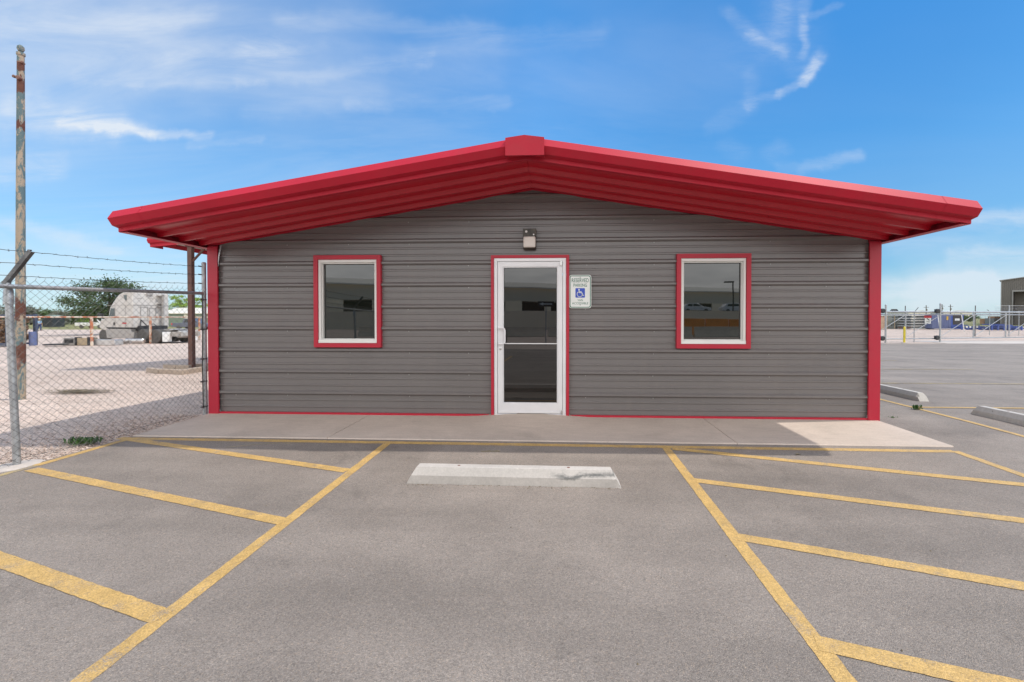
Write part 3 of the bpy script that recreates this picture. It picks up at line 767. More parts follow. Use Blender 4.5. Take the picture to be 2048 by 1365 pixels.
m=MB();m.tube([(ex+.015,5.79,1.74),(ex+.018,5.79,1.2),(ex+.008,5.79,.7),(ex+.016,5.79,.09)],.0065,6);m.build('tension_bar','black',fence)
for z in (1.62,.78,.46,.10,1.2): 
    m=MB();m.lathe((ex,5.84,z),[(.031,0),(.031,.022)],14);m.box((ex-.004,5.765,z),(ex+.016,5.81,z+.022));m.build('brace_band','galvdark',fence)
# barbed wires
for k in range(3):
    A=Vector((FX(3.8)-.05-.03,3.79,zt_(3.8)+.02))+Vector((.26,.01,.315))*(.26,.62,.97)[k]
    A0=Vector((FX(.75)-.08,.74,zt_(.75)+.02))+Vector((.26,.01,.315))*(.26,.62,.97)[k]
    A00=Vector((FX(-2.3)-.08,-2.31,zt_(-2.3)+.02))+Vector((.26,.01,.315))*(.26,.62,.97)[k]
    B=Vector((ex,5.80,(1.86,1.985,2.10)[k]))
    m=MB()
    for P,Q in ((A00,A0),(A0,A),(A,B)):
        n=40;pts=[]
        for i in range(n+1):
            t=i/n;p=P.lerp(Q,t);p.z-=.012*math.sin(math.pi*t);p.x+=.003*math.sin(i*1.9);p.z+=.003*math.cos(i*1.9);pts.append(p)
        m.tube(pts,.0026,4,caps=False)
        for i in range(2,n,2):
            p=pts[i];
            for a in (0,1):
                d=Vector((random.uniform(-1,1),random.uniform(-.35,.35),random.uniform(-1,1))).normalized()*.014;q=p+Vector((0,.006*a,0));m.tube([q-d,q+d],.0014,3,caps=False)
    m.tube([B,B+Vector((0,-.05,0))],.009,6)
    m.build('barbed_wire','barb',fence,recalc=False)
# ------------------------------------------------------------------ painted pole
pb=G(41,797);D=(pb-EYE).dot(FW);ptp=PY(41.5,100,pb.y)
pole=thing('rusty_pole','tall round steel pole with peeling tan and blue-green paint and rust patches','pole',pb)
H=ptp.z-pb.z
m=MB();m.tube([(pb.x,pb.y,pb.z-.05)]+[(pb.x+(ptp.x-pb.x)*t,pb.y,pb.z+H*t) for t in (.2,.5,.8,.985)],[.064,.062,.056,.049,.044],24)
o=m.build('shaft','pole',None);o.data.transform(Matrix.Translation(-pb));o.parent=pole
m=MB();z=H
m.lathe((ptp.x-pb.x,0,z-.10),[(.044,0),(.053,.004),(.053,.045),(.038,.05),(.020,.065),(.034,.075),(.046,.11),(.042,.15),(.020,.175),(.004,.18)],20);o=m.build('cap','pole',None);o.parent=pole
m=MB()
for dx,zz,r_ in ((.030,z-.50,.034),(-.045,z-.48,.024)):
    mm_=MB();mm_.lathe((ptp.x-pb.x+dx,-.03,zz),[(r_*.5,-.05),(r_,-.045),(r_,-.02),(r_*.6,.015)],12,'Y');o=mm_.build('pulley','rimrust',None);o.parent=pole
m.lathe((ptp.x-pb.x+.048,-.02,z-.22),[(.013,-.02),(.021,0),(.013,.02)],10);m.tube([(ptp.x-pb.x,0,z-.22),(ptp.x-pb.x+.05,-.02,z-.22)],.01,6);m.lathe((ptp.x-pb.x,0,z-.23),[(.048,0),(.048,.018)],20)
o=m.build('pulley_bracket','rimrust',None);o.parent=pole
m=MB();m.obox((.02,-.04,.62),(.08,.09,.15),.4);m.tube([(.045,-.06,.66),(.08,-.09,.60),(.075,-.08,.50)],.013,6);m.tube([(.02,-.06,.70),(.06,-.07,.80)],.009,6)
o=m.build('rusty_bracket','rimrust',None);o.parent=pole
# ------------------------------------------------------------------ side canopy behind the building
cp=G(384,737);
can=thing('canopy','red edged metal canopy on brown steel post with white lined underside','canopy',(cp.x,cp.y,cp.z))
yf=11.35
tl=C(293,484,yf/ray(293,484).y);zt=tl.z+.09;xt=tl.x
xr=-4.4;sl=.085
m=MB();pr=[(yf+.08,.17),(yf+.04,.17),(yf,.08),(yf+.04,.0),(yf+.10,-.015),(yf+.10,-.10)]
m.strip([[(x,y,zt-.12+h+sl*(x-xt)) for y,h in pr] for x in (xt,xr)]);m.face([(xt,y,zt-.12+h) for y,h in pr]+[(xt,yf+.5,zt-.22),(xt,yf+.5,zt+.05)])
m.build('rake_fascia','red',can)
m=MB();m.prism([(xt,yf+.08,zt+.045),(xr,yf+.08,zt+.045+sl*(xr-xt)),(xr,yf+.08,zt+.015+sl*(xr-xt)),(xt,yf+.08,zt+.015)],(0,9,0));m.build('roof','red',can)
m=MB();m.box((xt-.01,yf+.10,zt-.15),(xt+.02,yf+9,zt+.05));m.build('eave_trim','red',can)
m=MB();m.face([(xt+.03,yf+.11,zt-.02),(xr,yf+.11,zt-.02+sl*(xr-xt)),(xr,yf+9,zt-.02+sl*(xr-xt)),(xt+.03,yf+9,zt-.02)]);m.build('lining','insul',can)
ztop=zt-.20
m=MB();m.box((cp.x-.062,cp.y-.055,cp.z-.05),(cp.x+.062,cp.y+.055,ztop));m.box((cp.x-.09,cp.y-.08,ztop),(cp.x+.09,cp.y+.08,ztop+.02));m.build('post','brown',can,bevel=.004)
m=MB();m.box((cp.x-.09,cp.y-.1,ztop+.02),(cp.x+.03,yf+9,ztop+.18));m.build('beam','brown',can)
m=MB();m.box((cp.x+.1,cp.y-.05,ztop+.04),(xr,cp.y+.05,ztop+.14));m.build('beam','brown',can)
m=MB();m.tube([(cp.x+.04,cp.y,ztop-.42),(cp.x+.52,cp.y,ztop+.07)],.032,6);m.build('brace','brown',can)
m=MB();m.box((cp.x-.06,yf+8.6,T(cp.x,20)-.1),(cp.x+.06,yf+8.72,ztop+.02));m.build('post','brown',can)
# curb round the planter at the post
pl=thing('planter_border','low border of weathered concrete edging blocks round the brown canopy post','planter border',(cp.x,cp.y-.1,cp.z))
bl=[((294,743.5),(318,746.5)),((318,746.5),(342,747)),((342,747.5),(366,748.5)),((366,748),(378,745.5)),((378,745.5),(394,743)),((394,743),(416,740.5)),((327,736),(352,737.5)),((352,737.5),(378,738)),((378,736.5),(416,734))]
for a,b_ in bl:
    p,q=G(*a),G(*b_);d=q-p;m=MB();m.obox(((p.x+q.x)/2,(p.y+q.y)/2+.05,T(p.x,p.y)+.035),(d.length*.98,.12,.13),math.atan2(d.y,d.x));m.build('edging_block','curb',pl,bevel=.012)
# ------------------------------------------------------------------ rusty pipe rail
rl=thing('pipe_rail','long rusty orange pipe rail fence on posts along the scrap yard','fence',(-29.3,28,-.45))
pts=[(-29.5,12,1.415),(-29.4,25.5,1.415),(-29.1,29.06,1.42),(-29.9,34.1,1.42),(-30.6,44,1.42)]
m=MB();m.tube(pts,.045,8);m.build('rail','rustpipe',rl)
for y,x in ((13,-29.5),(19,-29.45),(25.5,-29.4),(29.06,-29.1),(34.1,-29.9),(40,-30.3)):
    m=MB();m.tube([(x,y,T(x,y)-.1),(x,y,1.41)],.075,8);m.build('post','rustpipe',rl)
# ------------------------------------------------------------------ semi truck (local: x right, y away, z up)
DT=31.8;S=F/DT
tb=C(195,685,DT)
def at_ground(p): return Vector((p.x,p.y,T(p.x,p.y)))
KX=19.3
def px(x): return (x-195)/KX
def pz(y): return (685-y)/S
def ry_(x): return (x-266)/31.5
truck=thing('semi_truck','dusty white sleeper cab semi truck without trailer parked behind the pipe rail','truck',Vector((0,0,0)))
def lp(name,m,mat,par=truck,**k):
    o=m.build(name,mat,None,**k);o.parent=par;return o
W_=2.4
def sil(pts,y=.0): return [(px(x),y,pz(z)) for x,z in pts]
cab=[(214,656),(212,644),(215,634.5),(217.5,634),(221,616),(227.5,606),(233,598),(240,590),(247,586.6),(266,586.2),(266,656.5)]
m=MB();m.prism(sil(cab),(0,W_,0));cabo=lp('cab',m,'truckwhite',bevel=.09)
RX=px(266)
m=MB()
m.box((px(213),-.012,pz(612)),(RX,.0,pz(611.3)));m.box((px(231.3),-.012,pz(655)),(px(232.3),.0,pz(612)));m.box((px(252),-.012,pz(655)),(px(252.8),.0,pz(612)))
lp('door_seam',m,'truckgrey',smooth=False)
def rbar(m,x0,z0,x1,z1,d=.03): m.box((RX+.002,ry_(x0),min(pz(z0),pz(z1))),(RX+d,ry_(x1),max(pz(z0),pz(z1))))
m=MB()
for z in (610.5,632): rbar(m,267,z,341,z+.8)
for (x0,z0,x1,z1) in ((281,614,297,642),(299,616,313,640)):
    rbar(m,x0,z0,x0+1.3,z1);rbar(m,x1-1.3,z0,x1,z1);rbar(m,x0,z0,x1,z0+1.2);rbar(m,x0,z1-1.2,x1,z1)
rbar(m,276,597,284,597.7);rbar(m,300,597,308,597.7)
lp('rear_panel_trim',m,'truckgrey',smooth=False)
m=MB();rbar(m,294,586.8,306,591,.10);lp('roof_vent',m,'truckgrey')
m=MB();yy_=ry_(324);m.tube([(RX+.2,yy_,pz(653)),(RX+.2,yy_,pz(592)),(RX+.26,yy_,pz(588.5))],.09,12)
for z in (591,607,613): m.box((RX+.0,yy_-.28,pz(z+1)),(RX+.30,yy_+.16,pz(z)))
lp('exhaust_stack',m,'truckgrey')
m=MB();m.prism([(px(x),-.012,pz(y)) for x,y in ((249,591.5),(255.5,592),(255.5,599),(254,604),(250,597.5))],(0,.02,0));lp('sleeper_window',m,'carglass',smooth=False)
m=MB();m.prism([(px(x),-.012,pz(y)) for x,y in ((223.5,617.5),(231,617.5),(231,632),(228,634),(219.5,634))],(0,.02,0));lp('side_window',m,'carglass',smooth=False)
m=MB();m.prism([(px(x),.18,pz(y)) for x,y in ((217.0,633.5),(220.4,616.5),(221.2,616.5),(218,633.5))],(0,W_-.36,0));lp('windshield',m,'carglass',smooth=False)
m=MB();m.box((px(229),-.04,pz(651)),(px(231),-.002,pz(645)));lp('door_handle',m,'blackplastic')
m=MB();m.box((px(246),-.013,pz(648)),(px(254),-.003,pz(645.6)));lp('red_decal',m,'signred',smooth=False)
m=MB();m.box((px(247.5),-.014,pz(645.4)),(px(254),-.003,pz(644)));lp('grey_decal',m,'truckgrey',smooth=False)
m=MB();m.box((px(205),-.25,pz(634)),(px(212),-.10,pz(627.5)));m.box((px(208),-.2,pz(634)),(px(209),.1,pz(632)));lp('side_mirror',m,'blackplastic',bevel=.02)
m=MB();m.prism(sil([(199,655),(198,648),(203,640),(213,635.5),(214.5,656),(214.5,662),(208,660.5),(203,659.5)]),(0,W_,0));lp('hood',m,'truckwhite',bevel=.06)
FRZ=(pz(672),pz(663))
m=MB();m.box((px(196),.1,pz(668)),(px(202),W_-.1,pz(664)));m.box((px(203),.55,FRZ[0]),(7.6,.68,FRZ[1]));m.box((px(203),W_-.68,FRZ[0]),(7.6,W_-.55,FRZ[1]))
for x in (4.0,5.25,6.5,7.3): m.box((x,.5,pz(671)),(x+.15,W_-.5,pz(665)))
m.box((px(200),.35,pz(668)),(px(214),W_-.35,pz(650)))
lp('chassis',m,'truckgrey')
m=MB();m.box((px(214),-.02,pz(656.2)),(RX,.3,pz(655)));m.box((px(215),.3,pz(662)),(RX+.3,W_-.3,pz(652)));lp('cab_mount',m,'blackplastic')
m=MB();m.prism(sil([(211,657.5),(262,657.8),(264,676),(214,677)]),(0,.55,0));lp('side_skirt',m,'truckgrey',bevel=.04)
def wheel(cx,r,y0,w=.26):
    m=MB();m.lathe((cx,y0,r),[(r*.60,0),(r*.94,0),(r,.04),(r,w-.04),(r*.94,w),(r*.60,w)],28,'Y');o=lp('wheel',m,'tyre')
    m=MB();m.lathe((cx,y0,r),[(r*.60,.02),(r*.55,.10),(r*.30,.13),(r*.25,.05),(r*.12,.04)],20,'Y');lp('rim',m,'rimrust',o)
for cx,yy in ((px(205)+.1,(.02,W_-.28)),(px(283),(.02,.31,W_-.57,W_-.28)),(px(283)+1.3,(.02,.31,W_-.57,W_-.28))):
    for y0 in yy: wheel(cx,.50,y0)
for y_ in (.02,W_-.62):
    m=MB();m.box((px(283)+2.0,y_,.12),(px(283)+2.03,y_+.60,.82));lp('mud_flap',m,'white')
m=MB();m.prism([(4.4,.6,pz(663)),(6.3,.6,pz(663)),(6.7,.6,pz(659)),(6.2,.6,pz(657.5)),(5.0,.6,pz(660))],(0,1.2,0));lp('fifth_wheel',m,'truckgrey',bevel=.03)
m=MB();m.lathe((7.0,.75,pz(668)),[(.24,0),(.27,.03),(.27,.85),(.24,.9)],16,'Y');lp('air_tank',m,'truckgrey')
m=MB();m.tube([(RX+.05,.5,pz(640)),(RX+.5,.6,pz(652)),(RX+1.0,.7,pz(648)),(RX+1.5,.9,pz(659))],.03,6)
m.tube([(RX+.05,.5,pz(640)),(RX+.3,.3,pz(655)),(RX+.6,.5,pz(660))],.03,6);lp('air_hose',m,'blackplastic')
truck.location=Vector((tb.x,tb.y,T(tb.x,tb.y)));truck.rotation_euler=(0,0,th-R(15))
# scrap parts on the ground in front of the truck
def scrap(name,label,cat,x0,x1,ytop,ybase,mat,kind='box',D=29.6,extra=None):
    s=F/D;c=C((x0+x1)/2,ybase,D);w=(x1-x0)/s;h=(ybase-ytop)/s
    t=thing(name,label,cat,Vector((c.x,c.y,T(c.x,c.y))),th,'scrap truck parts lying along the pipe rail')
    m=MB()
    if kind=='box':
        m.box((-w/2,0,0),(w/2,.03,h));m.box((-w/2,.03,h-.04),(w/2,.6,h));m.box((-w/2,.03,0),(-w/2+.04,.6,h-.04));m.box((w/2-.04,.03,0),(w/2,.6,h-.04))
    elif kind=='trap':
        m.prism([(-w/2,0,0),(w/2,0,0),(w/2,0,h),(-w/2+w*.22,0,h)],(0,.5,0))
    elif kind=='cyl':
        m.lathe((-w/2,.3,h/2),[(h*.3,0),(h*.5,.06),(h*.5,w*.25),(h*.44,w*.27),(h*.5,w*.29),(h*.5,w*.6),(h*.44,w*.62),(h*.5,w*.64),(h*.5,w-.06),(h*.3,w)],16,'X')
    elif kind=='plates':
        for k in range(5): m.obox((-w/2+w*(k+.5)/5,.1*k,h*.35+.05*(k%2)),(w*.32,.03,h*.8),.4*k,.5-.3*k,.6)
    elif kind=='tire':
        m.lathe((0,.5,.05),[(.3,0),(.5,.0),(.56,.06),(.56,h-.11),(.5,h-.05),(.3,h-.05)],20)
    if kind=='tire': o=m.build('body',mat,None)
    else: o=m.build('body',mat,None,bevel=.015)
    o.parent=t
    if extra:
        for e_ in extra(w,h):
            m=MB();m.box(*e_);o=m.build('insert','blackplastic',None);o.parent=t
    return t
scrap('scrap_bumper_shell','grey boxy scrap bumper shell with a slanted left end','scrap part',122,152,676,691,'truckgrey','trap',27.5,lambda w,h:[((-w/4,-.02,h*.3),(w/3,-.003,h*.8))])
scrap('scrap_step','tan scrap box step between two dark brackets','scrap part',154,176,676,691,'timber','box',27.3,lambda w,h:[((-w/2-.1,-.05,0),(-w/2,.3,h*1.1)),((w/2,-.05,0),(w/2+.1,.3,h*1.1))])
scrap('scrap_bumper','long silver scrap bumper lying left of the muffler','scrap part',177,229,679,690,'chrome','box',27.5)
scrap('scrap_muffler','ribbed silver exhaust muffler lying beside the truck wheels','scrap part',243,281,674.5,684.5,'chrome','cyl',29.8)
scrap('scrap_plates','heap of bent grey metal plates beside the muffler','scrap part',230,252,679,688,'truckgrey','plates',28.5)
scrap('scrap_hose','dark flattened rubber mat lying on the gravel by the rail','scrap part',72,115,684,688,'black','tire',26)
# scrap rack at the far left
D=25.5;s=F/D;c=C(-9,687,D)
t=thing('scrap_rack','blue steel frame rack stuffed with rusty scrap behind the painted pole','rack',Vector((c.x,c.y,T(c.x,c.y))),th)
w=50/s;h=66/s
def lp2(name,m,mat,**k):
    o=m.build(name,mat,None,**k);o.parent=t;return o
m=MB()
for x in (-w/2,w/2-.16):
    for y in (0,1.4): m.box((x,y,0),(x+.16,y+.12,h))
m.box((-w/2+.16,.01,h-.22),(w/2-.16,.1,h-.04));m.box((-w/2+.16,1.41,h-.22),(w/2-.16,1.5,h-.04));m.box((-w/2+.16,.01,.05),(w/2-.16,.1,.22))
for x in (-w/2+.03,w/2-.13):
    for z in (.08,h-.2): m.box((x,.12,z),(x+.1,1.4,z+.12))
lp2('frame',m,'rackblue')
m=MB();rnd=random.Random(3)
for i in range(420):
    x=rnd.uniform(-w/2+.2,w/2-.25);y=rnd.uniform(.1,1.3);z=rnd.uniform(.15,h-.35)
    m.obox((x,y,z),(rnd.uniform(.08,.34),rnd.uniform(.05,.25),rnd.uniform(.03,.14)),rnd.uniform(0,6),rnd.uniform(-1,1),rnd.uniform(-1,1))
M['scrapmix']=patch_mat('rusty_scrap',(.10,.055,.035),(.30,.19,.11),3.5,.5,.85);lp2('scrap_load',m,'scrapmix',smooth=False)
m=MB();m.lathe((w/2+.12,1.15,0),[(.17,0),(.17,.84),(.15,.86)],16);lp2('blue_drum',m,'slate')
# ------------------------------------------------------------------ pickups
def vehicle(name,label,cat,L,body,wheels,cabin,wins,mat,W_=1.9,group=None,tail=None,r=.37):
    t=thing(name,label,cat,(0,0,0),0,group)
    def q(n,m,mt,par=t,**k): o=m.build(n,mt,None,**k);o.parent=par;return o
    m=MB();m.prism([(x,0,z) for x,z in body],(0,W_,0));q('body',m,mat,bevel=.06)
    m=MB();m.prism([(x,.10,z) for x,z in cabin],(0,W_-.2,0));cb=q('cabin',m,mat,bevel=.05)
    for wv in wins:
        for y in (.088,W_-.108):
            m=MB();m.prism([(x,y,z) for x,z in wv],(0,.02,0));q('window',m,'carglass',cb,smooth=False)
    for x in wheels:
        for y in (-.01,W_-.23):
            m=MB();m.lathe((x,y,r),[(r*.6,0),(r*.93,0),(r,.03),(r,.21),(r*.93,.24),(r*.6,.24)],22,'Y');o=q('wheel',m,'tyre')
            m=MB();m.lathe((x,y-.004 if y<1 else y+.10,r),[(r*.62,.02),(r*.5,.05),(r*.2,.04),(r*.15,.02)],14,'Y');q('rim',m,'rim',o)
    if tail:
        m=MB();m.box(tail[0],tail[1]);q('tail_lamp',m,'taillight')
    return t
DP=82;s=F/DP;c=C(149,657.5,DP)
pk=vehicle('pickup_truck','white utility pickup truck parked far off left of the semi truck','pickup truck',5.9,[(0,.55),(0,1.12),(2.7,1.12),(2.8,1.15),(4.5,1.15),(5.8,.95),(5.9,.5),(5.0,.45),(.4,.45)],(1.25,4.75),[(2.75,1.1),(2.85,1.85),(4.1,1.88),(4.8,1.12)],[[(3.0,1.2),(3.05,1.72),(3.6,1.74),(3.6,1.2)],[(3.7,1.2),(3.7,1.74),(4.05,1.74),(4.5,1.2)]],'white',tail=((-.02,.1,.8),(.02,.25,1.0)))
pk.location=Vector((c.x,c.y,T(c.x,c.y)));pk.rotation_euler=(0,0,th)
DP=70;s=F/DP;c=C(343,659.5,DP)
pk2=vehicle('pickup_truck','blue-grey crew cab pickup truck with red tail lamp in front of the green shed','pickup truck',5.9,[(0,.55),(-.02,1.12),(1.7,1.14),(4.2,1.12),(5.7,1.0),(5.85,.5),(5.0,.42),(.4,.42)],(1.15,4.75),[(1.6,1.1),(1.95,1.82),(3.5,1.86),(4.45,1.12)],[[(2.0,1.2),(2.15,1.72),(2.75,1.75),(2.75,1.2)],[(2.85,1.2),(2.85,1.75),(3.4,1.74),(4.1,1.2)]],'greypaint',tail=((-.04,-.01,.82),(.14,.2,1.08)))
pk2.location=Vector((c.x,c.y,T(c.x,c.y)));pk2.rotation_euler=(0,0,th)
# charcoal container
D=89;s=F/D;c=C(85,655,D);t=thing('dumpster','charcoal roll-off container standing in the grass behind the walking man','container',Vector((c.x,c.y,T(c.x,c.y))),th)
m=MB();w,h=20/s,23/s;m.box((0,0,.12),(w,2.3,h))
for i in range(6): m.box((.1+i*(w-.3)/5,-.06,.15),(.2+i*(w-.3)/5,-.001,h-.08))
m.box((-.04,-.09,h-.08),(w+.04,2.35,h+.02));o=m.build('body','container',None);o.parent=t
m=MB();m.prism([(.2,.1,h+.03),(w-.2,.1,h+.03),(w*.7,.1,h+.22),(w*.4,.1,h+.26)],(0,2,0));o=m.build('load','greenwall',None);o.parent=t
# green shed far left
D=102;s=F/D;c=C(338,653,D);t=thing('green_shed','long pale green metal shed with cream roof behind the grey pickup','building',Vector((c.x,c.y,T(c.x,c.y))),th)
m=MB();m.box((-2,0,0),(22,10,3.3))
o=m.build('wall','greenwall',None);o.parent=t
m=MB();m.prism([(-2.3,-.4,3.2),(-2.3,5,4.6),(-2.3,10.4,3.2),(-2.3,10.4,3.0),(-2.3,-.4,3.0)],(24.6,0,0));o=m.build('roof','cream',None);o.parent=t
m=MB();m.box((3.6,-.03,1.9),(6.0,-.002,2.9));o=m.build('wall_panel','cream',None);o.parent=t
# ------------------------------------------------------------------ person walking away
D=63;c=C(79.5,660.5,D);pr=thing('person','man in light blue shirt, jeans and straw hat walking away on the gravel','person',Vector((c.x,c.y,T(c.x,c.y))),th)
def skin(name,verts,edges,rad,mat,par):
    me=bpy.data.meshes.new(name);me.from_pydata(verts,edges,[]);me.materials.append(M[mat]);o=bpy.data.objects.new(name,me);COL.objects.link(o);o.parent=par
    sk=o.modifiers.new('skin','SKIN')
    for i,r_ in enumerate(rad): me.skin_vertices[0].data[i].radius=r_ if isinstance(r_,tuple) else (r_,r_)
    me.skin_vertices[0].data[0].use_root=True
    sk.use_smooth_shade=True;sb=o.modifiers.new('sub','SUBSURF');sb.levels=1;sb.render_levels=2
    return o
V=[(0,0,.95),(0,0,1.15),(0,0,1.38),(0,.0,1.47),(0,-.01,1.58),(0,-.01,1.70),(.19,0,1.40),(.25,.02,1.12),(.24,.12,.88),(.23,.15,.80),(-.19,0,1.40),(-.29,-.02,1.16),(-.40,.10,1.02),(-.44,.16,.98),
   (.09,0,.88),(.12,.06,.48),(.14,-.02,.08),(.16,.12,.04),(-.09,0,.88),(-.13,-.04,.48),(-.17,-.16,.10),(-.19,-.04,.04)]
E_=[(0,1),(1,2),(2,3),(3,4),(4,5),(2,6),(6,7),(7,8),(8,9),(2,10),(10,11),(11,12),(12,13),(0,14),(14,15),(15,16),(16,17),(0,18),(18,19),(19,20),(20,21)]
rd=[(.15,.11),(.14,.10),(.15,.10),.055,.085,.085,.06,.045,.035,.03,.06,.045,.035,.03,.085,.06,.045,.04,.085,.06,.045,.04]
skin('body',V,E_,rd,'skin',pr)
sv=[0,1,2,6,7,10,11];mp={a:i for i,a in enumerate(sv)}
skin('shirt',[V[i] for i in sv],[(mp[a],mp[b_]) for a,b_ in E_ if a in mp and b_ in mp],[(.19,.14),(.18,.13),(.19,.13),.085,.07,.085,.07],'shirt',pr)
tv=[0,14,15,16,18,19,20];mp={a:i for i,a in enumerate(tv)}
skin('jeans',[V[i] for i in tv],[(mp[a],mp[b_]) for a,b_ in E_ if a in mp and b_ in mp],[(.175,.13),.11,.085,.07,.11,.085,.07],'jeans',pr)
m=MB();m.lathe((0,-.01,1.70),[(.02,.0),(.21,.0),(.22,.02),(.11,.03),(.10,.12),(.06,.14),(.01,.14)],18);o=m.build('hat','hat',None);o.parent=pr
m=MB();m.obox((.15,.05,.05),(.10,.28,.10));m.obox((-.18,-.10,.06),(.10,.28,.10),0,0,-.3);o=m.build('boots','boot',None,bevel=.03);o.parent=pr
# ------------------------------------------------------------------ trees
def tree(name,label,base,h,rx,ry,cz,rz,nleaf,ls,mat,seed,nclump=40,trunk=.12,group=None,cat='tree',spread=.22,top=None,limbs=7):
    rnd=random.Random(seed);t=thing(name,label,cat,base,0,group)
    m=MB();cl=[]
    for i in range(nclump):
        while True:
            p=Vector((rnd.uniform(-1,1),rnd.uniform(-1,1),rnd.uniform(-1,1)))
            if .35<p.length<1: break
        cl.append((Vector((p.x*rx,p.y*ry,cz+p.z*rz)),rnd.uniform(.6,1.25)))
    for i in range(nleaf):
        c,k=rnd.choice(cl);g=lambda:rnd.gauss(0,spread*k)
        p=c+Vector((g()*rx,g()*ry,g()*rz*.8));
        if p.z<h*.04: continue
        s_=ls*rnd.uniform(.6,1.3);a=Vector((rnd.gauss(0,1),rnd.gauss(0,1),rnd.gauss(0,1))).normalized();b_=a.cross(Vector((rnd.gauss(0,1),rnd.gauss(0,1),rnd.gauss(0,1)))).normalized()
        m.face([p-a*s_*.5,p+b_*s_*.28,p+a*s_*.5,p-b_*s_*.28])
    o=m.build('crown',mat,None,smooth=False,recalc=False);o.parent=t
    m=MB();th_=cz-rz*.3
    m.tube([(0,0,-.1),(.03*h*rnd.uniform(-1,1),0,th_*.5),(.02*h,0,th_),(0,0,cz+rz*.5)],[trunk,trunk*.8,trunk*.6,trunk*.15],8)
    for c,k in cl[:limbs]: m.tube([(.01*h,0,th_*.75),tuple(Vector((0,0,th_)).lerp(c,.5)+Vector((0,0,rz*.1))),tuple(c)],[trunk*.5,trunk*.3,trunk*.08],5)
    o=m.build('trunk','bark',None);o.parent=t;return t
def tree_px(name,label,xc,ybase,ytop,wpx,D,mat,seed,**k):
    s=F/D;c=C(xc,ybase,D);c.z=T(c.x,c.y);top=C(xc,ytop,D).z;h=top-c.z;rx=wpx/2/s
    cf=k.pop('cf',.58)
    return tree(name,label,c,h,rx*.82,k.pop('ry',rx*.8),h*cf,h*(1-cf)*.86,k.pop('n',1200),k.pop('ls',.3),mat,seed,**k)
tree_px('broadleaf_tree','large dark green leafy tree rising behind the semi truck cab',218,668,553,150,46,'leafd',11,n=15000,ls=.20,nclump=80,trunk=.22,spread=.16,cf=.55)
tree_px('broadleaf_tree','sparse bright green tree behind the green shed roof',372,650,588,92,112,'leafl',5,n=2600,ls=.42,nclump=46,trunk=.25,spread=.10,cf=.66,limbs=14)
tl_=[(8,608,40,'leafg','pale grey-green tree at the far left edge behind the scrap rack'),(62,613,30,'leafg','pale thin tree just right of the painted pole'),(78,615,36,'leafm','rounded green tree on the skyline above the walking man'),(97,617,34,'leafm','broad green tree on the skyline above the left end of the charcoal container'),
 (116,620,22,'leafg','small greyish tree in the dip of the tree line'),(128,621,18,'leafg','narrow greyish tree above the right end of the charcoal container'),(143,620,32,'leafm','low green tree right of the greyish pair on the skyline'),(160,621,32,'leafd','dark green bushy tree beside the big tree, left of it'),(176,616,30,'leafm','green tree half in front of the big dark tree'),(50,618,24,'leafm','green tree partly hidden by the rusty pole')]
for i,(x,yt_,w,mt,lb) in enumerate(tl_):
    tree_px('far_tree',lb,x,646,yt_,w,118+7*(i%4),mt,30+i,n=1300,ls=.55,nclump=30,trunk=.2,group='far trees along the left skyline',cf=.5,spread=.26)
tree_px('bush','bright green bush at the foot of the big dark tree',186,648,622,44,96,'leafl',77,n=1500,ls=.22,nclump=30,trunk=.06,cf=.5,cat='bush',spread=.25)
for i,(x,yt_,w,lb) in enumerate([(1915,629,34,'low green shrub seen through the gate beside the blue container'),(1938,630,30,'low olive shrub seen through the gate left of the orange crate')]):
    tree_px('shrub',lb,x,643,yt_,w,150,'leafm',90+i,n=500,ls=.6,nclump=16,trunk=.1,cat='shrub',cf=.5)
# ------------------------------------------------------------------ weeds, debris, gravel stones
def weed(label,p,r,h,n,seed,name='weed',mat='weed',blades=True):
    rnd=random.Random(seed);m=MB()
    for i in range(n):
        a=rnd.uniform(0,6.28);q=Vector((math.cos(a),math.sin(a)*.45,0));o=Vector((rnd.gauss(0,r*.35),rnd.gauss(0,r*.14),0))
        L=rnd.uniform(.4,1)*r*.55;H=h*rnd.uniform(.3,1)
        w=rnd.uniform(.004,.009);s_=Vector((-q.y,q.x,0))*w
        b0=o;b1=o+q*L*.5+Vector((0,0,H));b2=o+q*L+Vector((0,0,H*rnd.uniform(.3,.9)))
        m.face([b0-s_*.4,b1-s_,b2,b1+s_])
    o=m.build(name,mat,None,smooth=False,recalc=False);o.location=p;return tag(o,label,'weed')
p=G(163,888);weed('spreading green weed at the asphalt edge by the fence',Vector((p.x+.02,p.y,p.z)),.20,.075,420,3)
p=G(1832,820);weed('small green weed growing on the yellow line beside the building',Vector(p),.085,.075,90,4)
p=G(1786,836);weed('tiny withered weed on the asphalt near the building corner',Vector(p),.07,.02,26,5,mat='weed')
p=G(155,784);weed('patch of dry brown plant litter lying on the gravel',Vector(p),.62,.03,520,6,name='dry_litter',mat='drydark')
p=G(981,904.5);m=MB();m.tube([(-.10,0,.006),(-.03,.004,.008),(.10,.012,.007)],.003,5);m.tube([(-.04,.003,.008),(0,.05,.008)],.002,4);m.tube([(.03,.006,.008),(.08,.045,.008)],.002,4)
o=m.build('twig',M['dry']);o.location=p;tag(o,'pale dry forked twig on the asphalt behind the scuffed wheel stop','twig')
p=G(555,888);m=MB();m.tube([(-.45,-.16,.006),(-.2,-.05,.006),(.05,.02,.007),(.30,.03,.006)],.0016,4);m.tube([(.05,.02,.006),(.16,-.02,.006)],.0016,4)
o=m.build('stem',M['dry']);o.location=p;tag(o,'long thin dry stem crossing the upper left hatch line','stem')
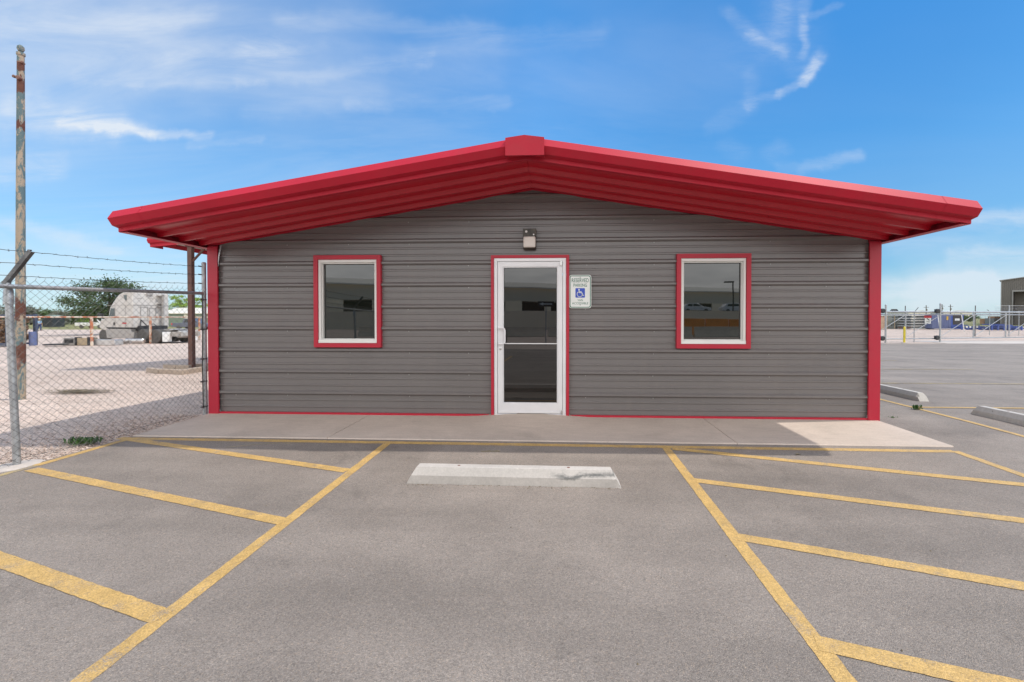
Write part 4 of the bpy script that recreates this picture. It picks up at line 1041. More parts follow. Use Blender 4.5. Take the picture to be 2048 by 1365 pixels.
p=G(1596,910);m=MB();m.face([(-.03,0,.004),(0,-.012,.014),(.035,.0,.004),(.0,.014,.012)]);o=m.build('dead_leaf',M['dry'],smooth=False);o.location=p;tag(o,'small curled dead leaf on the asphalt right of the door','leaf')
# loose stones along the asphalt edge
rnd=random.Random(12);m=MB()
def stone(x,y,r):
    c=Vector((x,y,T(x,y)-.012+r*.35));n=len(m.v)
    vs=[(1,0,0),(-1,0,0),(0,1,0),(0,-1,0),(0,0,.75),(0,0,-.6),(.6,.6,.35),(-.6,.5,.3),(.5,-.6,.3),(-.5,-.6,.35)]
    for v in vs: m.v.append(tuple(c+Vector(v)*r*rnd.uniform(.7,1.15)))
    for f in ((0,6,4),(6,2,4),(2,7,4),(7,1,4),(1,9,4),(9,3,4),(3,8,4),(8,0,4),(0,2,6),(2,1,7),(1,3,9),(3,0,8),(0,5,2),(2,5,1),(1,5,3),(3,5,0)): m.f.append(tuple(n+i for i in f));m.m.append(0)
for i in range(7500):
    y=rnd.uniform(.8,5.86);d=abs(rnd.gauss(0,.55))
    x=FX(y)+.12-d
    if d<.08 and rnd.random()<.5: continue
    stone(x,y,rnd.choice((.004,.005,.006,.008,.010,.013)))
for i in range(9000):
    y=rnd.uniform(2.0,13);x=FX(min(y,5.86))-rnd.uniform(.2,7.5);stone(x,y,rnd.choice((.004,.006,.009)))
mm,nt,b=newmat('loose_stones');p_=pos(nt);v=nd(nt,'ShaderNodeTexVoronoi');v.inputs['Scale'].default_value=28;nt.links.new(p_,v.inputs['Vector'])
sp=nd(nt,'ShaderNodeSeparateColor');nt.links.new(v.outputs['Color'],sp.inputs[0])
nt.links.new(ramp(nt,sp.outputs[0],[(0,(.14,.115,.10)),(.14,(.36,.27,.22)),(.5,(.52,.40,.33)),(1,(.64,.54,.47))]),b.inputs['Base Color']);b.inputs['Roughness'].default_value=.9
M['stones']=mm
o=m.build('loose_gravel','stones',smooth=False,recalc=False);tag(o,'loose pink-grey gravel stones along the asphalt edge','gravel',kind='stuff')
# a few dark crumbs on the asphalt
m=MB()
for i in range(260):
    x=rnd.uniform(-4.5,6);y=rnd.uniform(1.5,7.5)
    if -5<x<4.3 and y>4.5: continue
    c=Vector((x,y,T(x,y)+.003));r=rnd.choice((.002,.003,.005));n=len(m.v)
    for v_ in ((1,0,0),(-1,0,0),(0,1,0),(0,-1,0),(0,0,1)): m.v.append(tuple(c+Vector(v_)*r))
    for f in ((0,2,4),(2,1,4),(1,3,4),(3,0,4)): m.f.append(tuple(n+i for i in f));m.m.append(0)
for i in range(170):
    x=-.385+rnd.uniform(-.92,.92);y=3.528-abs(rnd.gauss(0,.022));c=Vector((x,y,T(x,y)+.002));r=rnd.choice((.003,.005,.008));n=len(m.v);a=rnd.uniform(0,6.28)
    for v_ in ((math.cos(a),math.sin(a)*.5,0),(-math.cos(a),-math.sin(a)*.5,0),(-.3*math.sin(a),.3*math.cos(a),0),(.3*math.sin(a),-.3*math.cos(a),0),(0,0,.5)): m.v.append(tuple(c+Vector(v_)*r))
    for f in ((0,2,4),(2,1,4),(1,3,4),(3,0,4)): m.f.append(tuple(n+i for i in f));m.m.append(0)
o=m.build('asphalt_crumbs','drydark',smooth=False,recalc=False);tag(o,'tiny dark crumbs of debris scattered on the asphalt','debris',kind='stuff')
# ------------------------------------------------------------------ sliding gate and posts on the right
gA=G(1771,686);gB=G(1880,684.4);gd=(gB-gA);gd.z=0;Lg=gd.length;gd.normalize();ga=math.atan2(gd.y,gd.x);gn=Vector((-gd.y,gd.x,0))
zg=gA.z
gate=thing('sliding_gate','long galvanised chain link sliding gate with diagonal braces at the far lot edge','gate',gA+gn*.18,ga)
def q(n,m,mt,par=gate,**k): o=m.build(n,mt,None,**k);o.parent=par;return o
g0,g1=-4.6,13.5
zbot,ztop_,zt2=.21,1.83,1.67
m=MB();m.tube([(g0,0,zbot),(g1,0,zbot)],.036,8);q('bottom_rail',m,'galv')
m=MB();m.tube([(g0,0,ztop_),(g1,0,ztop_)],.05,8);q('top_rail',m,'galv')
m=MB();m.tube([(g0,0,zt2),(g1,0,zt2)],.036,8);q('middle_rail',m,'galv')
x=g0+.15
us_=[((1816-1771)/(1880-1771))*Lg]
st_=us_[0];bay=((1887-1816)/(1880-1771))*Lg
k0=-2
xsb=[st_+bay*k for k in range(-2,5)]
for x in xsb:
    m=MB();m.tube([(x,0,zbot),(x,0,ztop_)],.04,8);q('stile',m,'galv')
for x in xsb[:-1]:
    m=MB();m.tube([(x+.08,-.05,zbot+.16),(x+bay-.08,-.05,zt2-.03)],.018,6);q('brace',m,'galv')
def gatemesh(x0,x1,z0,z1,cell=.075,r=.0019):
    m=MB();rows=int((z1-z0)/(cell/2))
    for i in range(int((x1-x0)/(cell/2))):
        pts=[(x0+cell/2*(i+(1 if (k+i)%2 else 0)),.02*(1),z0+k*cell/2) for k in range(rows+1)]
        m.tube(pts,r,3,caps=False)
    return m
q('chain_mesh',gatemesh(g0,g1,zbot,ztop_),'wire',recalc=False,smooth=False)
# guide posts with rollers
def gpost(label,p,h,r=.048):
    t=thing('gate_post',label,'gate post',Vector((p.x,p.y,T(p.x,p.y))),ga,'thick roller posts of the sliding gate')
    m=MB();m.tube([(0,0,-.1),(0,0,h)],r,14);m.lathe((0,0,h),[(r*1.12,-.03),(r*1.12,.0),(r*.5,.04)],14);o=m.build('post','galv',None);o.parent=t
    for z in (.26,1.88):
        m=MB();m.box((-.32,.06,z-.10),(-.05,.12,z+.12));m.box((-.32,-.06,z-.02),(-.05,.06,z+.02));m.lathe((-.22,-.06,z),[(.13,0),(.14,.02),(.14,.10),(.13,.12)],16,'Y');o=m.build('roller','blackplastic',None,bevel=.02);o.parent=t
    return t
gpost('thick galvanised gate post nearest the building with black rollers',gA,2.22);gpost('thick galvanised gate post with black rollers left of the blue container',gB,2.32)
# yellow bollard
p=G(1808.5,686);p=p-gn*.0;t=thing('bollard','yellow steel bollard in front of the sliding gate','bollard',Vector((p.x,p.y,T(p.x,p.y))))
m=MB();m.lathe((0,0,-.05),[(.055,0),(.055,.93),(.052,.96),(.038,.99),(.015,1.01),(.002,1.015)],18);o=m.build('pipe','bollard',None);o.parent=t
m=MB();m.lathe((0,0,-.04),[(.16,0),(.16,.045),(.12,.055)],18);o=m.build('footing','apron',None);o.parent=t
# thin fence posts with arm
def thin_post(label,x,yb,yt,D,arm=None,r=.023,lean=0,mat='galv'):
    c=C(x,yb,D);c.z=T(c.x,c.y);ztop=C(x,yt,D).z-c.z
    t=thing('fence_post',label,'fence post',c,th,'thin galvanised fence posts at the yard boundary')
    m=MB();m.tube([(0,0,-.1),(lean,0,ztop)],r,8);o=m.build('post',mat,None);o.parent=t
    if arm:
        m=MB();m.tube([(lean,0,ztop),(lean+arm[0],0,ztop+arm[1])],r*.8,6);o=m.build('barb_arm','galvdark',None);o.parent=t
    return t
thin_post('thin fence post with a right-leaning arm between bollard and roller post',1828,686,625,25.9,(.24,.30))
thin_post('bare thin post rising behind the yellow bollard',1810,672,612,34,None,.032,mat='galvdark')
thin_post('bare thin post rising above the gate right of the blue container',1950,672,611.5,34,None,.032,mat='galvdark')
thin_post('bare pale post in front of the dark shed wall',2018,672,611,34,None,.035)
thin_post('thin yard post with left-leaning arm near the orange crate',1979,668,624,36,(-.24,.18))
thin_post('thin yard post with left-leaning arm in front of the dark shed',2037.5,672,623,36,(-.36,.26))
thin_post('slanted pale strut leaning against the blue container',1929,664,630,44,None,.035,lean=-.33,mat='vinyl')
thin_post('slanted pale strut leaning before the grey pipe stack',1881,664,630,44,None,.035,lean=-.30,mat='vinyl')
# barbed wire over the far fence, in front of the shed
bwr=thing('far_barbed_wire','three strands of barbed wire strung in front of the dark shed','wire',C(2001,640,36))
m=MB()
for y in (612,616.5,620.5): m.tube([C(1990,y+.2,36),C(2120,y,36)],.012,4)
m.build('strands','galv',bwr,recalc=False)
# sign on the gate
p=C(1856,640,26.1);t=thing('gate_sign','white warning sign with a red header fixed to the sliding gate','sign',p,th)
m=MB();m.box((-.19,0,-.24),(.19,.01,.24));o=m.build('plate','signwhite',None);o.parent=t
m=MB();m.box((-.25,-.006,.11),(.22,-.002,.26));o=m.build('header','signred',None);o.parent=t
m=MB();m.prism([(-.12,-.004,.05),(-.03,-.004,.10),(.05,-.004,.02),(.10,-.004,-.05),(.02,-.004,-.02),(-.05,-.004,.04)],(0,.002,0));m.box((-.09,-.004,-.13),(.08,-.002,-.10));o=m.build('symbol','black',None);o.parent=t
# ------------------------------------------------------------------ yard goods beyond the gate
def yard(name,label,cat,x0,x1,yt,yb,D,depth=2,group=None):
    s=F/D;c=C(x0,yb,D);c.z=T(c.x,c.y);h=C(x0,yt,D).z-c.z
    return thing(name,label,cat,c,th,group),(x1-x0)/s,h,depth
def part(t,n,m,mt,**k): o=m.build(n,mt,None,**k);o.parent=t;return o
t,w,h,d=yard('pipe_stack','stack of dark grey-green grating panels just right of the building corner','stack',1772,1822,632,655,57)
m=MB();rnd=random.Random(2)
for i in range(9):
    for j in range(5): m.obox((w*(j+.5)/5+rnd.uniform(-.08,.08),1,h*(i+.5)/9),(w/5*.96,2.2,h/9*.78),rnd.uniform(-.02,.02))
part(t,'panels',m,'pipegrey',smooth=False);m=MB()
for i in range(4): m.box((w*i/3.3,-.12,.0),(w*i/3.3+.08,-.02,h*1.02))
part(t,'stake',m,'timber')
t,w,h,d=yard('pipe_stack','stack of dark pipe layers separated by pale timber strips behind the gate sign','stack',1822,1866,631,659,55)
m=MB()
for i in range(5):
    for j in range(14): m.lathe((w*(j+.5)/14,0,h*(i+.6)/5.3),[(w/30,0),(w/30,3)],8,'Y')
part(t,'pipes',m,'pipegrey');m=MB()
for i in range(6): m.box((-.1,-.08,h*(i+.08)/5.3),(w+.1,3,h*(i+.08)/5.3+.07))
part(t,'timber_strip',m,'vinyl');m=MB();m.box((-.1,.1,0),(w+.1,2.9,.28));part(t,'bearer',m,'rimrust')
t,w,h,d=yard('storage_container','blue steel storage container with dark side panel and yellow label behind the gate','container',1864,1927,629,659,54)
m=MB();m.box((0,0,.1),(w*.60,2.4,h));
for i in range(10): m.box((.1+i*(w*.6-.2)/10,-.03,.2),(.2+i*(w*.6-.2)/10,-.001,h-.12))
part(t,'body',m,'slate');m=MB();m.box((w*.60,.02,.1),(w,2.42,h+.03));m.box((-.03,-.05,h),(w*.6,2.4,h+.06));part(t,'end_section',m,'bluesteel')
m=MB();m.box((w*.66,-.01,h*.32),(w*.94,.015,h*.97));part(t,'grille',m,'shedin');m=MB();m.box((w*.72,-.02,h*.58),(w*.87,-.012,h*.72));part(t,'white_label',m,'signwhite');m=MB();m.box((w*.45,-.05,h*.62),(w*.50,-.034,h*.86));part(t,'yellow_label',m,'signyel')
t,w,h,d=yard('beam_pile','low pile of blue painted steel beams on the gravel beyond the gate','beams',1922,1990,650,662,52)
def beams(t,w,h,seed,n=26):
    m=MB();rnd=random.Random(seed)
    for i in range(n):
        L=rnd.uniform(.2,.5)*w;x=rnd.uniform(L/2,w-L/2);z=rnd.uniform(.05,h*.9)*(.55+.45*math.sin(math.pi*min(1,x/w+.25)));y=rnd.uniform(0,1.5);r=rnd.uniform(-.08,.08)
        for dz,hh,ww in ((.0,.10,.02),(.05,.015,.12),(-.05,.015,.12)): m.obox((x,y,z+dz),(L,ww,hh),r)
    for i in range(int(w/.7)): m.box((i*.7,-.1,0),(i*.7+.12,.0,h*rnd.uniform(.5,.9)))
    part(t,'beams',m,'bluesteel',smooth=False)
beams(t,w,h,4);m=MB()
for i in range(4): m.box((w*.12+i*.42,-.13,.25),(w*.12+i*.42+.2,-.104,.45))
part(t,'white_tags',m,'signwhite')
t,w,h,d=yard('beam_pile','taller pile of blue painted steel beams in front of the dark shed','beams',1982,2060,648,664,50);beams(t,w,h,8,40)
t,w,h,d=yard('crate','orange-brown slatted crate far beyond the gate','crate',1968,1978,638,647,100)
m=MB()
for i in range(4): m.box((w*i/4+.03,0,0),(w*(i+1)/4-.06,1,h))
m.box((0,-.05,h*.45),(w,0,h*.6));part(t,'slats',m,'orangec')
t,w,h,d=yard('tote_tank','white caged tote tank beside the orange-brown crate','tank',1979,1986.5,637.5,647,99)
m=MB();m.box((0,0,.12),(w,1,h));part(t,'tank',m,'white',bevel=.05);m=MB();m.box((-.02,-.03,0),(w+.02,1,.11));part(t,'pallet',m,'timber')
t,w,h,d=yard('storage_bin','row of grey ribbed storage bins in front of the shed','bin',1988,2014,637,648,96)
m=MB();m.box((0,0,0),(w,2,h));
for i in range(12): m.box((w*i/12,-.06,0),(w*i/12+.1,-.001,h))
part(t,'bins',m,'shedtrim');m=MB();m.box((w*.1,.2,h),(w*.55,1.6,h+.45));part(t,'rust_load',m,'orangec')
t,w,h,d=yard('tank','black upright tank at the shed door','tank',2023,2033,632,648,94)
m=MB();m.lathe((w/2,.6,0),[(w/2,0),(w/2,h*.9),(w*.35,h)],14);part(t,'shell',m,'blackplastic')
t,w,h,d=yard('white_trailer','white box trailer in front of the shed at the right edge','trailer',2034,2062,635.5,647.5,92)
m=MB();m.box((0,0,.3),(w,2.2,h));part(t,'box',m,'white',bevel=.05);m=MB();m.lathe((w*.4,-.02,.35),[(.35,0),(.35,.2)],14,'Y');part(t,'wheel',m,'tyre')
# dark shed
D=86;s=F/D;c=C(2001.5,650,D);c.z=T(c.x,c.y)
t=thing('dark_shed','tall charcoal ribbed metal shed with a big framed door opening at the right edge','building',c,th-R(50))
h=C(2001.5,562,D).z-c.z;w=16;rise=.138
m=MB();dx0,dx1,dh=1.62,8.2,6.56-c.z
def ribs(mb,x0,x1,z0f,z1f,step=.3,dp=.06):
    n=int((x1-x0)/step)
    for i in range(n):
        x=x0+i*step
        mb.face([(x,0,z0f),(x+step*.5,0,z0f),(x+step*.5,0,z1f(x+step*.5)),(x,0,z1f(x))])
        mb.face([(x+step*.5,0,z0f),(x+step*.62,-dp,z0f),(x+step*.62,-dp,z1f(x)),(x+step*.5,0,z1f(x))])
        mb.face([(x+step*.62,-dp,z0f),(x+step*.85,-dp,z0f),(x+step*.85,-dp,z1f(x)),(x+step*.62,-dp,z1f(x))])
        mb.face([(x+step*.85,-dp,z0f),(x+step,0,z0f),(x+step,0,z1f(x)),(x+step*.85,-dp,z1f(x))])
zf=lambda x:h+rise*x
ribs(m,0,dx0,0,zf,.27);ribs(m,dx0,dx1,dh,zf,.27);ribs(m,dx1,w,0,zf,.27)
m.face([(0,0,0),(0,24,0),(0,24,h),(0,0,h)])
part(t,'wall',m,'darkshed',smooth=False)
m=MB();m.box((-.06,-.12,0),(.10,.02,h));m.box((dx0-.14,-.16,0),(dx0,.4,dh+.30));m.box((dx0,-.16,dh),(dx1,.4,dh+.30));part(t,'door_frame',m,'shedtrim')
m=MB();m.box((dx0,4,0),(dx1,4.2,dh+.3));part(t,'inner_wall',m,'darkshed');m=MB();m.box((dx0,.4,0),(dx0+.1,4,dh));part(t,'reveal',m,'shedin')
m=MB();m.prism([(-.25,-.3,h-.06),(w,-.3,h+rise*w-.02),(w,-.3,h+rise*w+.14),(-.25,-.3,h+.10)],(0,25,0));part(t,'roof',m,'shedtrim')
# far low roofs
for lb,x0,x1,D in (('low pale warehouse roof far beyond the gate behind the pipe stacks',1816,1862,230),('low pale warehouse roof far beyond the gate behind the blue container',1886,1945,240)):
    s=F/D;c=C(x0,642,D);c.z=T(c.x,c.y);w=(x1-x0)/s;h=C(x0,622.5,D).z-c.z
    t=thing('warehouse',lb,'building',c,th,'far pale warehouses');m=MB();m.box((.3,0,0),(w-.3,14,h-.5));part(t,'wall',m,'cream')
    m=MB();m.prism([(0,-.3,h-.55),(w*.45,-.3,h+.25),(w*.6,-.3,h+.3),(w,-.3,h-.5),(w,-.3,h-.8),(0,-.3,h-.8)],(0,15,0));part(t,'roof',m,'whwall')
# utility poles
for lb,x,yt,D in (('far utility pole nearest the gate sign',1852,611,170),('far utility pole just right of the roller post',1884,609,190),('far utility pole with crossarm above the blue container',1900.5,609.5,180)):
    c=C(x,642,D);c.z=T(c.x,c.y);h=C(x,yt,D).z-c.z
    t=thing('utility_pole',lb,'utility pole',c,th,'far utility poles');m=MB();m.tube([(0,0,-.2),(0,0,h)],[.16,.12],8);part(t,'pole',m,'bark')
    m=MB();m.box((-1.0,-.12,h-.9),(1.0,-.0,h-.75));part(t,'crossarm',m,'bark')
    m=MB();m.lathe((.35,0,h-2.3),[(.22,0),(.22,.8)],10);part(t,'transformer',m,'galv')
D=70;c=C(1788,632,D);c.z=T(c.x,c.y);s=F/D
t=thing('truss_frame','dark steel truss section standing on the pipe stack by the corner','truss',C(1779,624.5,D),th)
w=18/s;h=5/s;m=MB();m.tube([(0,0,0),(w*.25,0,h),(w*.8,0,h),(w,0,0)],.09,6)
for a in (.25,.45,.65): m.tube([(w*a,0,h),(w*(a+.08),0,.05)],.06,5);m.tube([(w*(a+.08),0,.05),(w*(a+.16),0,h)],.06,5)
part(t,'bars',m,'blackplastic')
t,w,h,d=yard('pipe_rack_timber','tan timber packed pallet wall beside the building corner','pallet',1757,1770,632,652,52)
m=MB()
for i in range(6): m.box((w*i/6,0,0),(w*i/6+w/6*.9,1,h*(.9+.1*(i%2))))
part(t,'boards',m,'tanboard')
# ------------------------------------------------------------------ what the windows mirror: across the road
M['whbright']=pm('pale_warehouse_wall',(.88,.76,.56),.6,0,.05,.2)
ZP=2.15
m=MB();m.box((-70,-130,T(0,-44)-.1),(95,-44,ZP-.02));struct(m.build('raised_lot','apron'))
wh=thing('warehouse','long white warehouse with dark bay openings across the road','building',(2,-66,ZP))
m=MB();zg0=ZP
m.box((-46,-80,zg0+2.1),(52,-66,zg0+4.6))
for i in range(14): m.box((-46+i*7.2,-66.2,zg0),(-46+i*7.2+(3.0 if i%2 else 1.2),-65.9,zg0+2.1))
m.box((-46,-80,zg0),(52,-79.5,zg0+2.1));m.build('wall','whbright',wh)
m=MB();m.prism([(-47,-65.3,zg0+4.6),(-47,-73,zg0+6.0),(-47,-80.6,zg0+4.6),(-47,-80.6,zg0+4.4),(-47,-65.3,zg0+4.4)],(100,0,0));m.build('roof','cream',wh)
m=MB();m.box((-45.9,-70,zg0),(51.9,-69.8,zg0+2.08));m.build('bay_doors','dark',wh);wh.rotation_euler=(0,0,R(-20))
rw=thing('retaining_wall','long low pale concrete wall across the road','wall',(0,-43.9,T(0,-44)));m=MB();m.box((-60,-43.98,T(0,-44)-.1),(60,-43.6,ZP+.1));m.build('wall','whbright',rw)
def barrier(x,y,lb,rz=0):
    t=thing('concrete_barrier',lb,'barrier',(x,y,T(x,y)),rz,'concrete road barriers');m=MB()
    m.prism([(-1.9,-.30,0),(-1.9,-.28,.08),(-1.9,-.13,.30),(-1.9,-.08,.80),(-1.9,.08,.80),(-1.9,.13,.30),(-1.9,.28,.08),(-1.9,.30,0)],(3.8,0,0));o=m.build('block','pier',None,bevel=.01);o.parent=t;return t
b0=barrier(-15,-23.5,'concrete road barrier behind the photographer, far left of its row')
for i,lb in enumerate(('second','third','fourth','fifth','sixth','seventh','eighth','ninth','last')):
    dup(b0,(-15+4.0*(i+1),-23.5,T(0,-23.5)),0,'concrete road barrier behind the photographer, %s from the left of its row'%lb)
def wbar(x,y,lb):
    t=thing('orange_barrier',lb,'barrier',(x,y,T(x,y)),0,'orange plastic barriers');m=MB()
    m.prism([(-1.0,-.28,0),(-1.0,-.26,.15),(-1.0,-.12,.45),(-1.0,-.10,1.42),(-1.0,.10,1.42),(-1.0,.12,.45),(-1.0,.26,.15),(-1.0,.28,0)],(1.96,0,0))
    for z in (.5,.8,1.05): m.box((-.98,-.15,z),(.94,-.105,z+.05))
    o=m.build('shell','orange',None,bevel=.03);o.parent=t;return t
b1=wbar(6,-27,'orange plastic road barrier leftmost of its row')
for i,lb in enumerate(('second','third','fourth','fifth','sixth','seventh')): dup(b1,(6+2.05*(i+1)  ,-27,T(0,-27)),0,'orange plastic road barrier %s from the left of its row'%lb)
car=vehicle('parked_car','white hatchback parked left before the white warehouse','car',4.4,[(0,.35),(0,.85),(.8,.95),(3.4,.92),(4.3,.75),(4.4,.35)],(.85,3.55),[(.3,.9),(.8,1.42),(2.4,1.45),(3.3,.92)],[[(.75,.98),(.95,1.34),(1.6,1.37),(1.6,.98)],[(1.7,.98),(1.7,1.37),(2.3,1.36),(2.9,.98)]],'white',1.75,'cars parked before the white warehouse',None,.31)
car.location=(13,-56,ZP-.02)
for i,(x,lb) in enumerate(((19,'white hatchback second from the left before the white warehouse'),(25,'white hatchback in the middle before the white warehouse'),(31,'white hatchback second from the right before the white warehouse'),(37,'white hatchback rightmost before the white warehouse'))):
    dup(car,(x,-56,ZP-.02),0,lb)
sp_=thing('sign_post','black arrow sign on a thin post behind the photographer','sign',(-.7,-12,T(0,-12)))
m=MB();m.tube([(-.7,-12,T(0,-12)),(-.7,-12,2.15)],.03,8);m.build('post','galv',sp_)
m=MB();m.box((-1.15,-11.97,2.0),(-.25,-11.955,2.3));m.build('panel','black',sp_)
m=MB();m.prism([(-.35,-11.95,2.12),(-.85,-11.95,2.12),(-.85,-11.95,2.06),(-1.08,-11.95,2.15),(-.85,-11.95,2.24),(-.85,-11.95,2.18),(-.35,-11.95,2.18)],(0,.004,0));m.build('arrow','signwhite',sp_)
lpz=thing('street_lamp','tall dark street lamp across the road','street lamp',(24.9,-50,ZP))
m=MB();m.tube([(24.9,-50,ZP-.1),(24.9,-50,6.5)],.10,8);m.build('pole','bronze',lpz);m=MB();m.box((23.6,-50.15,6.4),(25.0,-49.85,6.6));m.build('lamp_head','bronze',lpz)
tw=thing('lattice_tower','slender steel lattice tower beyond the white warehouse','tower',(-17,-95,T(0,-95)));m=MB()
for a,b_ in ((-1,-1),(1,-1),(0,1)): m.tube([(-17+a*.9,-95+b_*.9,-.2),(-17+a*.25,-95+b_*.25,34)],.08,5)
for k in range(22):
    z=k*1.5;f=1-.75*z/34;s_=1 if k%2 else -1;m.tube([(-17-s_*.9*f,-95-.9*f,z),(-17+s_*.9*f,-95-.9*f,z+1.5)],.04,4)
m.build('lattice','galvdark',tw)
# ------------------------------------------------------------------ sky and sun
w=bpy.data.worlds.new('World');scn.world=w;w.use_nodes=True;nt=w.node_tree
bg=nt.nodes['Background'];sky=nd(nt,'ShaderNodeTexSky');sky.sky_type='NISHITA';sky.sun_disc=False
SUN=Vector((1.60,.195,2.47)).normalized();el=math.asin(SUN.z);az=math.atan2(SUN.x,SUN.y)
sky.sun_elevation=el;sky.sun_rotation=az;sky.altitude=900;sky.air_density=1.0;sky.dust_density=.35;sky.ozone_density=2.2
tc=nd(nt,'ShaderNodeTexCoord').outputs['Generated']
sx=nd(nt,'ShaderNodeSeparateXYZ');nt.links.new(tc,sx.inputs[0]);X,Y,Z=sx.outputs
yc=mth(nt,'MAXIMUM',mth(nt,'ABSOLUTE',Y),.05)
U=mth(nt,'DIVIDE',X,yc);V_=mth(nt,'DIVIDE',Z,yc)
cb=nd(nt,'ShaderNodeCombineXYZ');nt.links.new(U,cb.inputs[0]);nt.links.new(V_,cb.inputs[1]);nt.links.new(mth(nt,'MULTIPLY',mth(nt,'SIGN',Y),3.0),cb.inputs[2])
n1=noise(nt,cb.outputs[0],5.0,3,.6,.3);n2=noise(nt,cb.outputs[0],19,3,.65,.3)
def vm(op,a,b=None,k=None,out=0):
    n=nt.nodes.new('ShaderNodeVectorMath');n.operation=op
    for i,v in enumerate((a,b)):
        if v is None: continue
        if isinstance(v,tuple): n.inputs[i].default_value=v
        else: nt.links.new(v,n.inputs[i])
    if k is not None:
        if isinstance(k,(int,float)): n.inputs['Scale'].default_value=k
        else: nt.links.new(k,n.inputs['Scale'])
    return n.outputs[out]
UV=nd(nt,'ShaderNodeCombineXYZ');nt.links.new(U,UV.inputs[0]);nt.links.new(V_,UV.inputs[1])
P=vm('ADD',UV.outputs[0],vm('ADD',vm('SCALE',vm('SUBTRACT',n1.outputs['Color'],(.5,.5,.5)),None,.060),vm('SCALE',vm('SUBTRACT',n2.outputs['Color'],(.5,.5,.5)),None,.026)))
P=vm('MULTIPLY',P,(1,1,0))
def cen(s,k): return mth(nt,'MULTIPLY',mth(nt,'SUBTRACT',s,.5),k)
s1=nd(nt,'ShaderNodeSeparateColor');nt.links.new(n1.outputs['Color'],s1.inputs[0])
def uv(x,y): d=ray(x,y);return d.x/d.y,d.z/d.y
def wisp(a,b_,wid,st):
    (u0,v0),(u1,v1)=uv(*a),uv(*b_);du,dv=u1-u0,v1-v0;L2=du*du+dv*dv
    w_=vm('SUBTRACT',P,(u0,v0,0))
    t=mth(nt,'MULTIPLY',vm('DOT_PRODUCT',w_,(du/L2,dv/L2,0),out=1),1.0,clamp=True)
    dd=vm('DISTANCE',w_,vm('SCALE',(du,dv,0),None,t),out=1)
    mr=nd(nt,'ShaderNodeMapRange');mr.interpolation_type='SMOOTHERSTEP';nt.links.new(dd,mr.inputs[0])
    mr.inputs[1].default_value=0;mr.inputs[2].default_value=wid*2.3;mr.inputs[3].default_value=st;mr.inputs[4].default_value=0
    return mr.outputs[0]
front=mth(nt,'GREATER_THAN',Y,.02)
BROAD=[((0,100),(240,50),.17,.36),((60,20),(620,80),.11,.20),((600,230),(1400,130),.09,.07),((420,190),(960,120),.05,.10),((0,540),(420,570),.07,.36),((1860,560),(2100,530),.05,.30),((1780,605),(2100,595),.05,.36)]
STREAK=[((560,40),(980,70),.018,.13),((480,165),(860,128),.014,.14),((700,215),(1010,205),.012,.12),((0,60),(420,20),.02,.16),((150,150),(520,175),.014,.14),((820,110),(1200,70),.02,.10),((1800,455),(2060,425),.012,.22),((1900,520),(2100,500),.014,.25),((1770,575),(1980,560),.014,.22),((20,222),(230,250),.036,0.331),((120,236),(300,262),.016,0.288),((200,258),(420,270),.009,0.324),((340,122),(560,108),.034,0.187),((480,104),(640,96),.018,0.144),((0,342),(110,325),.028,0.259),((380,287),(520,284),.007,0.144),((1790,490),(2100,440),.028,0.173),((0,440),(230,500),.014,0.187),((500,230),(760,190),.02,0.086),((1560,334),(1720,314),.010,0.115)]
FEATH=[((1455,20),(1500,80),.013,0.099),((1490,70),(1562,112),.010,0.186),((1575,-20),(1558,60),.022,0.161),((1540,20),(1530,90),.03,0.062),((1612,0),(1600,70),.013,0.136),((1604,50),(1604,115),.009,0.186),((1606,44),(1680,20),.007,0.099),
 ((1616,150),(1640,116),.012,0.270),((1604,164),(1630,132),.009,0.260),((1556,186),(1606,162),.008,0.174),((1492,212),(1560,184),.008,0.124),((1420,255),(1495,210),.014,0.062),((1498,150),(1492,210),.014,0.074),((1555,108),(1604,150),.016,0.062),((1480,110),(1600,90),.05,0.050),((1600,335),(1715,316),.010,0.099),((1455,285),(1486,306),.016,0.068),((1540,312),(1558,298),.016,0.081)]
def tot(L):
    d=None
    for a in L:
        g=wisp(*a);d=g if d is None else mth(nt,'ADD',d,g)
    return d
fib=ramp(nt,noise(nt,vscale(nt,cb.outputs[0],(1.1,6,1),rot=(0,0,.12)),3.0,7,.68,.7).outputs['Fac'],[(.33,.10),(.70,1.25)])
soft=ramp(nt,noise(nt,vscale(nt,cb.outputs[0],(1.0,3,1),rot=(0,0,.2)),1.8,6,.62,.8).outputs['Fac'],[(.32,.45),(.70,1.15)])
fea=ramp(nt,noise(nt,vscale(nt,cb.outputs[0],(1,4,1),rot=(0,0,-.9)),8,8,.78,.5).outputs['Fac'],[(.30,.25),(.70,1.35)])
dens=mth(nt,'ADD',mth(nt,'ADD',mth(nt,'MULTIPLY',tot(BROAD),soft),mth(nt,'MULTIPLY',tot(STREAK),fib)),mth(nt,'MULTIPLY',tot(FEATH),fea))
dens=mth(nt,'MULTIPLY',dens,front)
# thin general cirrus veil, also behind the viewer
cp_=nd(nt,'ShaderNodeCombineXYZ');zz=mth(nt,'ADD',mth(nt,'MAXIMUM',Z,0.0),.12)
nt.links.new(mth(nt,'DIVIDE',X,zz),cp_.inputs[0]);nt.links.new(mth(nt,'DIVIDE',Y,zz),cp_.inputs[1])
veil=ramp(nt,noise(nt,vscale(nt,cp_.outputs[0],(.5,1.5,1),rot=(0,0,.3)),.9,5,.66,.6).outputs['Fac'],[(.42,0.0),(.80,.24)])
leftw=ramp(nt,mth(nt,'ADD',mth(nt,'MULTIPLY',X,-.5),.5),[(.25,.12),(.75,1.0)])
dens=mth(nt,'ADD',dens,mth(nt,'MULTIPLY',veil,leftw))
